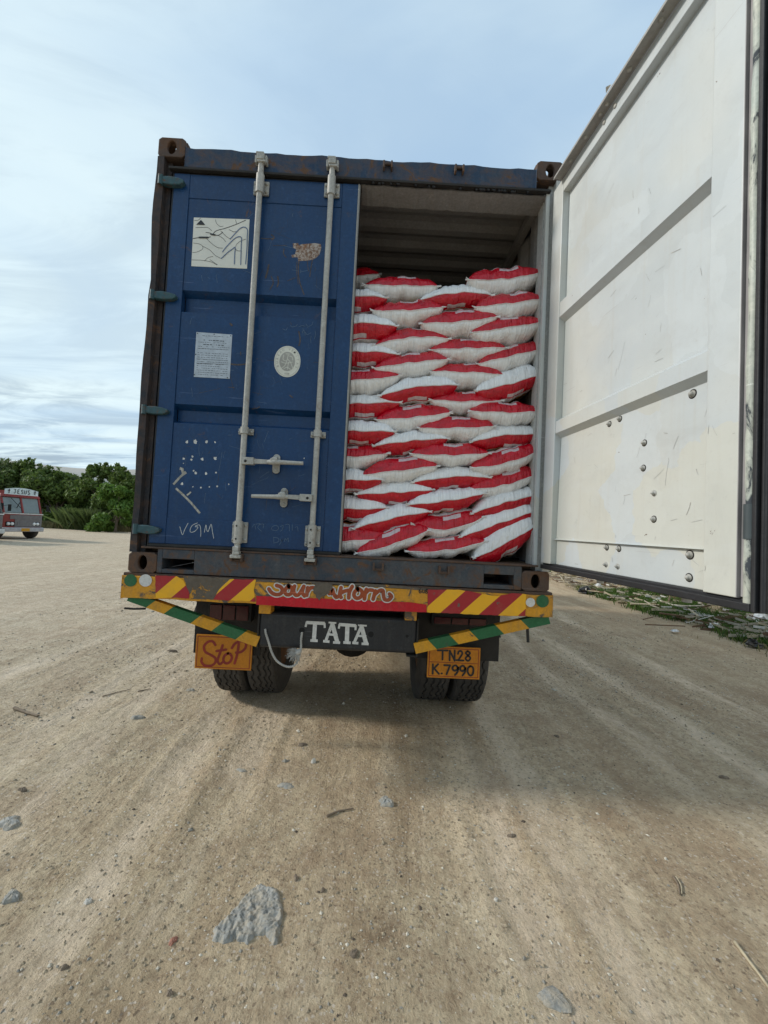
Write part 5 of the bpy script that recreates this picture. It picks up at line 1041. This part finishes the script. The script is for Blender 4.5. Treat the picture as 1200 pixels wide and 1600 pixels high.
# ================================================================== BACKGROUND TRUCKS
def bgtruck(front_near, yaw, sc, paint, label, sign=True, body=(.30, .055, .045)):
    """local: f forward, s across (0 near side .. -w far), z up"""
    x0, y0 = front_near; z0 = float(gz(x0, y0, False)); t = thing('parked_truck', (x0, y0, z0), label, 'truck', 'trucks parked at the far left of the yard'); cf, sf = math.cos(yaw), math.sin(yaw); W = 2.15
    fn = lambda f, s, z: (x0+sc*(f*cf-s*sf), y0+sc*(f*sf+s*cf), z0+sc*z)        # s grows to the far side
    pm = worn('cab_paint_%d' % int(paint[0]*100), paint, tuple(q*.75 for q in paint), rust=.66, streak=.4, rough=.5); grey = simple('grey_cab_metal', (.16, .15, .15), .6); glass = simple('windscreen_glass', (.18, .22, .22), .08, 0, .1); wh = simple('pale_trim_paint', (.6, .6, .58), .5); ch = simple('chrome_lamp', (.8, .8, .78), .2)
    b = MB(); b.hexa([fn(-1.7, 0, .55), fn(0, 0, .55), fn(0, W, .55), fn(-1.7, W, .55), fn(-1.7, 0, 1.45), fn(.02, 0, 1.45), fn(.02, W, 1.45), fn(-1.7, W, 1.45)]); b.build('cab', pm, t, bevel=.05)
    b = MB()   # pillars and roof
    tp = 2.35; lean = -.28
    for s in (.02, W/2-.05, W-.12): b.hexa([fn(-.10, s, 1.45), fn(0, s, 1.45), fn(0, s+.1, 1.45), fn(-.1, s+.1, 1.45), fn(lean-.1, s, tp), fn(lean, s, tp), fn(lean, s+.1, tp), fn(lean-.1, s+.1, tp)])
    b.hexa([fn(-1.7, .0, tp), fn(lean+.06, 0, tp), fn(lean+.06, W, tp), fn(-1.7, W, tp), fn(-1.7, .05, tp+.16), fn(lean-.02, .05, tp+.16), fn(lean-.02, W-.05, tp+.16), fn(-1.7, W-.05, tp+.16)])
    for s in (0, W-.05): b.fbox(fn, -1.7, -1.2, s, s+.05, 1.45, tp)
    b.fbox(fn, -1.72, -1.66, .05, W-.05, 1.45, tp); b.build('roof', pm, t, bevel=.02)
    for s0, s1 in ((.13, W/2-.06), (W/2+.06, W-.13)):
        b = MB(); q = [fn(-.06, s0, 1.48), fn(-.06, s1, 1.48), fn(lean-.03, s1, tp-.03), fn(lean-.03, s0, tp-.03)]; b.prism(q, tuple(np.array(fn(-.02, 0, 0))-np.array(fn(0, 0, 0)))); b.build('windscreen', glass, t)
    b = MB(); b.prism([fn(-.15, .01, 1.5), fn(-1.15, .01, 1.5), fn(-1.15, .01, tp-.05), fn(lean-.1, .01, tp-.05)], tuple(np.array(fn(0, .02, 0))-np.array(fn(0, 0, 0)))); b.build('side_window', simple('dark_side_glass', (.03, .03, .03), .15), t)
    b = MB(); b.obox(fn(.0, W*.38, 2.05), fn(.05, W*.30, 1.75), .03, .02); b.build('wiper', M['void'], t); b = MB(); b.obox(fn(-.18, W*.22, 2.3), fn(.0, W*.42, 1.75), .02, .02); b.build('wiper', M['void'], t)
    b = MB(); b.fbox(fn, .02, .05, .0, W, 1.40, 1.46); b.build('trim_strip', wh, t)
    b = MB(); b.fbox(fn, .0305, .04, .35, W-.1, 1.12, 1.34); b.fbox(fn, .021, .05, .75, W-.4, .72, 1.0); b.build('grille', grey, t, bevel=.01)
    b = MB(); b.fbox(fn, -.1, .16, -.03, W+.03, .42, .66); b.build('bumper', wh if not sign else simple('grey_white_bumper', (.42, .41, .42), .5), t, bevel=.03)
    b = MB(); b.fbox(fn, .161, .17, .9, 1.35, .45, .62); b.build('number_plate', M['yellow'], t)
    for s in (.28, .48, W-.48, W-.28):
        b = MB(); ax = np.array(fn(1, 0, 0))-np.array(fn(0, 0, 0)); c = fn(.03, s, .86); b.lathe(c, ax, [(.09*sc, 0), (.085*sc, .03), (.05*sc, .045), (.001, .05)], 14, capend=False); l_ = b.build('headlight', ch, t)
    b = MB(); b.fbox(fn, .022, .035, .16, .60, .74, .98); b.build('lamp_surround', M['void'], t); b = MB(); b.fbox(fn, .022, .035, W-.60, W-.16, .74, .98); b.build('lamp_surround', M['void'], t)
    for s, d in ((-.02, -1), (W+.02, 1)):
        b = MB(); b.tube([fn(-.12, s, 1.9), fn(.10, s+d*.22, 1.95)], .012, 6); b.fbox(fn, .08, .12, s+d*.16-.06, s+d*.16+.10, 1.62, 1.98); b.build('mirror', M['void'], t, bevel=.01)
    b = MB(); b.fbox(fn, .0215, .03, .62, W-.04, .68, 1.36); b.build('front_panel', grey, t)
    for f, s in ((-.62, .0), (-.62, W-.28), (-4.6, 0), (-4.6, W-.5)):
        b = MB(); ax = np.array(fn(0, 1, 0))-np.array(fn(0, 0, 0)); b.lathe(fn(f, s, .5), unit(ax), [(.2*sc, 0), (.44*sc, 0.01), (.5*sc, .05), (.5*sc, .24*sc), (.44*sc, .28*sc), (.2*sc, .28*sc)], 26, capend=True); b.build('wheel', M['rubber'], t)
    bm_ = simple('cargo_side_paint_%d' % int(paint[0]*100), body, .7, 0, .4, 3)
    b = MB(); b.fbox(fn, -7, -1.8, -.05, W+.05, .95, 1.15); b.fbox(fn, -7, -1.8, -.05, .02, 1.15, 2.35); b.fbox(fn, -7, -1.8, W-.02, W+.05, 1.15, 2.35); b.fbox(fn, -1.88, -1.8, .02, W-.02, 1.15, 2.75)
    for f in np.arange(-6.9, -1.9, .6): b.fbox(fn, f, f+.08, -.09, -.05, .95, 2.35)
    b.build('cargo_body', bm_, t)
    b = MB(); b.fbox(fn, -1.7, -1.0, .1, W-.1, 1.5, 2.2); b.fbox(fn, -.9, -.2, .3, .9, 1.45, 1.6); b.build('seat', grey, t)
    if sign:
        n = 12; V = []
        for i in range(n+1): s = .18+(W-.36)*i/n; V.append(fn(lean+.06, s, tp+.42+.12*math.sin(math.pi*i/n)))
        V += [fn(lean+.06, W-.18, tp+.14), fn(lean+.06, .18, tp+.14)]; b = MB(); b.prism(V, tuple(np.array(fn(-.04, 0, 0))-np.array(fn(0, 0, 0)))); so = b.build('sign_board', simple('pale_blue_white_sign', (.58, .68, .70), .5), t)
        k = 0; s0 = .62; z0_ = tp+.20; h = .24; cw = .135
        f2 = lambda p, off: fn(lean+.066+off*20, p[0], p[1])
        G_ = {'J': [[(.2, .95), (.9, .95)], [(.6, .95), (.6, .2), (.3, .05), (.05, .25)]], 'E': [[(.85, .95), (.15, .95)], [(.15, .95), (.15, .05)], [(.15, .05), (.85, .05)], [(.15, .5), (.7, .5)]],
              'S': [[(.85, .85), (.5, .98), (.15, .78), (.5, .52), (.85, .25), (.5, .03), (.12, .15)]], 'U': [[(.12, .97), (.14, .25), (.5, .03), (.86, .25), (.88, .97)]], '+': [[(.5, 1), (.5, 0)], [(.15, .62), (.85, .62)]]}
        for i, chh in enumerate('JESUS'):
            b = MB()
            for st in G_[chh]:
                q = [(s0+i*.185+p[0]*cw, z0_+p[1]*h) for p in st]; b.ribbon(catmull(q, 3) if chh in 'S' else q, .034, f2, k*.0001, 0, caps=False); k += 1
            b.build('letter', M['blackpaint'], so)
        for sx in (.30, W-.45):
            b = MB()
            for st in G_['+']: b.ribbon([(sx+p[0]*.14, z0_+p[1]*h) for p in st], .045, f2, k*.0001, 0, caps=False); k += 1
            b.build('painted_cross', M['blackpaint'], so)
    return t
q = G(19, 846); z1 = 19.2
def atd(px, depth): x = (px-600)/FOC*depth; return (float(CAM[0]+x), float(CAM[1]+depth))
bgtruck(atd(23, 19.6), math.radians(-12), .86, (.30, .035, .03), 'red and grey parked truck with a religious sign board above its windscreen')
bgtruck(atd(-47, 16.8), math.radians(-8), .84, (.10, .12, .12), 'dark parked truck with white trim, cut off by the left picture edge', sign=False, body=(.08, .08, .08))

# ================================================================== STONES, STICKS, RUBBISH
STONE = NT('grey_stone'); c = STONE.mix(STONE.noise(14, 8, .65, lo=.35, hi=.68), (.19, .195, .185), (.44, .44, .415)); c = STONE.mix(STONE.noise(30, 5, .7, lo=.42, hi=.60, o1=.8), c, (.42, .37, .29)); STONE.bump(STONE.noise(45, 9, .7), .9, .012); STONE = STONE.set(c, .9)
BROWNST = simple('brown_stone', (.19, .15, .11), .9, 0, .4, 30, .6); PINKST = simple('brick_red_shard', (.36, .17, .12), .9, 0, .3, 30, .6); WHITEST = simple('pale_stone', (.52, .50, .45), .9, 0, .25, 30, .6)
def stone(px, py, wx, wy, h, seed, mat, label, outline=None, n=18, sink=.3):
    x, y, z = gp(px, py); r = random.Random(seed); V = []; F = []
    rings = [(1.0, -sink), (.97, .2), (.78, .72), (.5, .92), (.22, 1.0)]
    ph = [r.random()*6.28 for _ in range(6)]
    def rad(a): return outline(a) if outline else 1+.22*math.sin(2*a+ph[0])+.13*math.sin(3*a+ph[1])+.09*math.sin(5*a+ph[2])
    for k, (rr_, hh) in enumerate(rings):
        for j in range(n): a = 2*math.pi*j/n; g = rad(a)*rr_*(1+r.uniform(-.06, .06)); V.append((x+math.cos(a)*wx*g, y+math.sin(a)*wy*g, z+h*(hh+(r.uniform(-.22, .12) if k > 0 else 0))))
    V.append((x, y, z+h*r.uniform(.8, 1)))
    for k in range(4):
        for j in range(n): F.append((k*n+j, k*n+(j+1) % n, (k+1)*n+(j+1) % n, (k+1)*n+j))
    for j in range(n): F.append((4*n+j, 4*n+(j+1) % n, 5*n))
    b = MB(); b.add(V, F, 0, False); o = b.build('stone', mat); tag(o, label, 'stone', 'loose stones on the dirt'); return o
def rock():
    # big embedded slab, outline taken on the ground plane
    poly = [(328, 1478), (332, 1455), (352, 1440), (372, 1416), (390, 1396), (408, 1388), (420, 1394), (434, 1395), (440, 1415), (444, 1432), (440, 1458), (432, 1482), (424, 1484), (416, 1466), (400, 1470), (385, 1482), (366, 1472), (350, 1482)]
    pts = [G(*p)[:2] for p in poly]; c = np.mean(pts, 0); V = []; F = []; r = random.Random(8)
    pa = np.array(pts); x0, y0 = pa.min(0)-.02; x1, y1 = pa.max(0)+.02; nx, ny = 90, 90; gx, gy = np.meshgrid(np.linspace(x0, x1, nx), np.linspace(y0, y1, ny), indexing='ij')
    wx = gx+.010*vnoise(gx, gy, 38, 3, 1)+.005*vnoise(gx, gy, 110, 8, 1); wy = gy+.010*vnoise(gx, gy, 38, 9, 5)+.005*vnoise(gx, gy, 110, 2, 5)
    inside = np.zeros(gx.shape, bool); dist = np.full(gx.shape, 9.)
    for i in range(len(pa)):
        p, q = pa[i], pa[(i+1) % len(pa)]; cr = ((p[1] > wy) != (q[1] > wy)) & (wx < (q[0]-p[0])*(wy-p[1])/(q[1]-p[1]+1e-12)+p[0]); inside ^= cr
        d = q-p; t = np.clip(((wx-p[0])*d[0]+(wy-p[1])*d[1])/(d@d), 0, 1); dist = np.minimum(dist, np.hypot(wx-p[0]-t*d[0], wy-p[1]-t*d[1]))
    sd = np.where(inside, dist, -dist); e = np.clip(sd/.014, -1, 1); rid = (1-2*np.abs(vnoise(gx+.3*gy, gy, 26, 5, 5)))*.5+(1-2*np.abs(vnoise(gx, gy-.4*gx, 55, 7, 5)))*.25
    zz = gz(gx, gy, False)+np.where(e > 0, e**.5*.013+rid*.016*np.clip(e, 0, 1)+.006*vnoise(gx, gy, 130, 3, 3)+.006*vnoise(gx, gy, 70, 1, 1), e*.03)-.006
    V = np.stack([gx, gy, zz], -1).reshape(-1, 3).tolist(); keep = sd > -.012
    for i in range(nx-1):
        for j in range(ny-1):
            if keep[i, j] and keep[i+1, j+1]: F.append((i*ny+j, (i+1)*ny+j, (i+1)*ny+j+1, i*ny+j+1))
    used = sorted({q for f in F for q in f}); mp = {q: k for k, q in enumerate(used)}; V = [V[q] for q in used]; F = [tuple(mp[q] for q in f) for f in F]
    b = MB(); b.add(V, F, 0, False); o = b.build('rock', STONE); tag(o, 'large craggy grey rock embedded in the dirt at the bottom left', 'rock')
rock()
SL = [(603, 1262, .042, .034, .022, STONE, 'grey stone with a white top right of the thin curved stick'), (447, 1232, .042, .028, .010, STONE, 'flat pale grey stone half buried straight below the rope'), (490, 1195, .015, .014, .024, WHITEST, 'small upright pale stone in front of the truck'),
      (472, 1168, .028, .018, .012, BROWNST, 'dark brown crumbly clod nearest the shadow under the truck'), (216, 1125, .045, .020, .022, STONE, 'sharp grey stone on the left, between the stick and the STOP board'), (298, 1080, .030, .02, .018, STONE, 'small blue-grey stone just below the STOP board'),
      (14, 1290, .048, .045, .018, STONE, 'grey flat stone at the left picture edge'), (18, 1405, .035, .024, .016, STONE, 'dull round stone low at the left picture edge'), (137, 1412, .012, .014, .010, WHITEST, 'small white stone left of the large rock'), (270, 1474, .011, .018, .008, PINKST, 'brick red shard left of the large rock'),
      (462, 1380, .011, .013, .012, BROWNST, 'dark little stone just above the large rock to its right'), (504, 1398, .009, .009, .010, BROWNST, 'round dark pebble right of the large rock'), (865, 1565, .055, .030, .012, STONE, 'flat greenish grey stone at the bottom right of the dirt'), (377, 1207, .032, .014, .008, STONE, 'thin pale stone flake left of the half-buried stone'),
      (100, 1520, .010, .010, .010, BROWNST, 'brown pebble near the bottom left corner'), (265, 1558, .010, .010, .011, BROWNST, 'brown pebble below the brick red shard'), (775, 1412, .009, .008, .008, WHITEST, 'cream pebble right of the dark damp spot'), (35, 1240, .022, .013, .014, BROWNST, 'dark stone just above the flat left-edge stone'),
      (870, 1155, .022, .012, .010, BROWNST, 'small dark clod in shaded dirt right of the number board'), (800, 1308, .018, .012, .010, BROWNST, 'brown clod where the shade ends on the right'), (1130, 1218, .028, .014, .014, BROWNST, 'stone in the shaded dirt near the right picture edge'), (268, 1018, .05, .022, .02, BROWNST, 'small heap of dry dirt left of the STOP board'), (552, 1500, .016, .012, .010, BROWNST, 'brown stone in the damp dark spot at the bottom')]
for i, (px, py, wx, wy, h, m, lab) in enumerate(SL): stone(px, py, wx, wy, h, 300+i, m, lab)
WOOD = simple('grey_brown_stick', (.20, .155, .11), .9, 0, .35, 30, .5); STRAW = simple('pale_straw', (.42, .36, .25), .85, 0, .3, 30, .4); HUSK = simple('sun_bleached_husk', (.40, .36, .29), .95, 0, .4, 12, .5); DWOOD = simple('brown_wood', (.14, .085, .05), .9, 0, .4, 12, .6)
def stick(pxs, r, mat, label, name='stick', lift=.006, cat='stick', group='sticks on the ground'):
    pts = []
    for px, py in pxs: x, y, z = gp(px, py); pts.append((x, y, z+lift))
    p = catmull(pts, 5); k = len(p); b = MB(); b.tube(p, [r*(1-.45*i/k)*(1+.12*math.sin(i*2.3)) for i in range(k)], 7); o = b.build(name, mat); return tag(o, label, cat, group)
stick([(22, 1113), (40, 1118), (59, 1124)], .012, WOOD, 'short thick weathered stick at the left, above the flat stone', lift=.012)
stick([(510, 1284), (528, 1276), (552, 1271)], .0055, WOOD, 'thin curved dark stick in front of the truck, left of the grey stone')
stick([(1148, 1483), (1170, 1512), (1200, 1552), (1225, 1590)], .006, STRAW, 'straw coloured stick leaving at the bottom right corner')
stick([(1052, 1378), (1059, 1390), (1062, 1406)], .006, WOOD, 'short curved stick on the right side of the dirt')
stick([(1056, 1378), (1064, 1392), (1065, 1405)], .004, STRAW, 'pale split stick lying against the short curved one on the right')
stick([(160, 1090), (185, 1083), (205, 1079)], .004, WOOD, 'thin twig on the left dirt, farther from the STOP board')
stick([(215, 1084), (235, 1079)], .004, WOOD, 'thin twig on the left dirt, nearer to the STOP board')
stick([(515, 1116), (538, 1113)], .005, WOOD, 'twig in the shadow before the rear wheels')
# gravel as stuff
def gravel():
    rng = np.random.default_rng(3); n = 62000; u = rng.random(n); x = .6+rng.normal(size=n)*2.5; y = -1.7+rng.random(n)**1.5*7.5
    k = (x > -4.5) & (x < 6) & (y > -1.6); 
    cl = vnoise(x, y, 1.4, 9, 9)+vnoise(x, y*.4, 4., 2, 9)*.7; k &= rng.random(n) < np.clip(.45+1.6*cl, .08, 1); x, y = x[k], y[k]; n = len(x); z = gz(x, y)
    s = (.0018+.0046*rng.random(n)**3)*(1+.18*np.maximum(y+1.5, 0)); big = rng.random(n) < .012; s[big] *= 2.0
    ico = np.array([(1, 0, 0), (-1, 0, 0), (0, 1, 0), (0, -1, 0), (0, 0, 1), (0, 0, -1)], float); fc = [(0, 2, 4), (2, 1, 4), (1, 3, 4), (3, 0, 4), (2, 0, 5), (1, 2, 5), (3, 1, 5), (0, 3, 5)]
    a = rng.random(n)*6.28; jit = 1+.45*(rng.random((n, 6, 3))-.5); V = ico[None]*jit; V = V*np.stack([1+.5*rng.random(n), .8+.3*rng.random(n), .55+.35*rng.random(n)], -1)[:, None, :]
    ca, sa = np.cos(a)[:, None], np.sin(a)[:, None]; X = V[..., 0]*ca-V[..., 1]*sa; Y = V[..., 0]*sa+V[..., 1]*ca; V = np.stack([X, Y, V[..., 2]], -1)*s[:, None, None]+np.stack([x, y, z+s*.2], -1)[:, None, :]
    b = MB(); b.v = V.reshape(-1, 3).tolist(); b.f = [tuple(6*i+q for q in f) for i in range(n) for f in fc]; b.m = [int(q) for q in np.repeat(rng.choice(4, n, p=[.70, .14, .135, .025]), 8)]; b.s = [False]*len(b.f)
    ms = [simple('gravel_brown', (.34, .28, .195), .95, 0, .3, 40), simple('gravel_grey', (.27, .255, .22), .95, 0, .3, 40), simple('gravel_pale', (.58, .54, .45), .95, 0, .2, 40), simple('gravel_dark', (.10, .078, .058), .95, 0, .3, 40)]
    o = b.build('gravel', ms, kind='stuff'); tag(o, 'fine loose gravel scattered over the dirt yard', 'gravel')
gravel()
# weeds and rubbish strip to the right
PLWH = simple('bleached_scrap', (.62, .60, .56), .7, 0, .2, 20)
def strip():
    rng = np.random.default_rng(8)
    sp = []
    for _ in range(260):
        y = rng.uniform(1.0, 13); x = float(strip_edge(y))+abs(rng.normal())*1.1+.05
        if vnoise(x, y, .9, 4, 4) > (-.35 if y < 6.5 else .0): sp.append((x, y))
    dry_grass('weeds', sp, 48000, .125, (.14, .14), GRN, 'low green weeds growing through the rubbish strip on the right', 9)
    sp = [(float(strip_edge(y))+rng.uniform(.1, 2.2), y) for y in rng.uniform(1, 16, 120)]
    dry_grass('dry_straw', sp, 5000, .12, (.25, .25), DRY, 'dry straw among the rubbish strip on the right', 10)
    b = MB()
    for i in range(1900):
        y = rng.uniform(4.0, 17); x = float(strip_edge(y))+abs(rng.normal())*1.0-.05
        if rng.random() < .35: y = rng.uniform(1.5, 5)
        a = rng.normal()*.7+2.7; l = rng.uniform(.06, .45); z = float(gz(x, y, False))+.01+rng.random()*.12; d = np.array([math.cos(a), math.sin(a), rng.normal()*.12])*l
        w = rng.uniform(.008, .045); b.obox(np.array((x, y, z))-d/2, np.array((x, y, z))+d/2, w, .006, m=int(rng.choice(4, p=[.38, .27, .27, .08])))
    o = b.build('husk_litter', [HUSK, DWOOD, STRAW, PLWH], kind='stuff'); tag(o, 'litter of dry husks and splinters along the foot of the warehouse wall', 'litter')
strip()
SG = 'wood scraps in the rubbish strip'
SK = [([(930, 908), (975, 925)], .028, DWOOD, 'brown stick nearest the truck, sloping under the open door'), ([(1000, 928), (1045, 945), (1078, 958)], .030, HUSK, 'long pale stick in the middle of the rubbish strip'), ([(1010, 943), (1050, 958), (1098, 966)], .026, HUSK, 'second long pale stick lying just before the first'),
      ([(985, 952), (1030, 956)], .024, STRAW, 'straw coloured slat on the near side of the stick pile'), ([(1045, 955), (1052, 935)], .028, DWOOD, 'short brown stake standing up from the stick pile'), ([(900, 905), (925, 898)], .026, HUSK, 'pale husk strip right beside the container corner'), ([(880, 903), (912, 909)], .028, HUSK, 'broad pale husk lying close to the truck beam'),
      ([(1030, 968), (1062, 972)], .018, DWOOD, 'thin brown stick at the edge of the weeds'), ([(1008, 987), (1070, 989)], .010, DWOOD, 'long thin dark twig lying on the dirt before the weeds'), ([(1075, 965), (1092, 975)], .026, STRAW, 'pale wedge of wood beside the white plastic scraps'), ([(1005, 978), (1020, 974)], .010, DWOOD, 'small twig left of the long thin one')]
for pts, r, m, lab in SK: stick(pts, r, m, lab, 'wood_scrap', .11, 'wood scrap', SG)
PLW = simple('crumpled_white_plastic', (.68, .68, .68), .4, 0, .2, 20); PLB = simple('crumpled_black_plastic', (.02, .02, .022), .3, 0, .4, 20); PLT = simple('teal_plastic', (.16, .36, .33), .4, 0, .2, 20)
def crumple(px, py, w, h, seed, mat, label, name='plastic_bag'):
    x, y, z = gp(px, py); z += .05; r = random.Random(seed); V = []; F = []; nu, nv = 13, 8
    for i in range(nv+1):
        ph = math.pi*.5*i/nv
        for j in range(nu): a = 2*math.pi*j/nu; g = r.uniform(.6, 1.25); V.append((x+math.cos(a)*math.cos(ph)*w*g, y+math.sin(a)*math.cos(ph)*w*.7*g, z-.02+math.sin(ph)*h*r.uniform(.6, 1.3)))
    for i in range(nv):
        for j in range(nu): F.append((i*nu+j, i*nu+(j+1) % nu, (i+1)*nu+(j+1) % nu, (i+1)*nu+j))
    b = MB(); b.add(V, F, 0, False); o = b.build(name, mat); tag(o, label, 'rubbish', 'plastic rubbish on the weeds')
crumple(916, 928, .20, .14, 1, PLB, 'crumpled black plastic bag nearest the truck'); crumple(935, 924, .13, .10, 11, PLW, 'white plastic scrap stuck to the black bag'); crumple(1028, 950, .13, .10, 2, PLW, 'white plastic scrap on the stick pile'); crumple(1078, 958, .10, .08, 3, PLW, 'small white wad under the middle of the open door')
crumple(1090, 952, .08, .07, 13, PLW, 'smallest white wad, right of the other small one'); crumple(1128, 958, .20, .15, 4, PLW, 'large crumpled white bag under the outer corner of the open door'); crumple(1117, 985, .11, .08, 5, PLW, 'white scrap in the grass below the large white bag'); crumple(1190, 988, .16, .16, 6, PLW, 'torn white plastic sheet at the right picture edge')
crumple(1178, 1012, .11, .08, 7, PLB, 'black wad at the near edge of the weeds'); crumple(1055, 990, .07, .03, 8, PLW, 'thin white flake on the dirt beside the twig')
x, y, z = gp(1168, 975); b = MB(); b.box(x-.17, x+.17, y-.10, y+.10, z+.01, z+.13); o = b.build('foam_block', PLT, bevel=.035, seg=4); tag(o, 'teal rounded plastic block in the weeds at the right', 'rubbish')
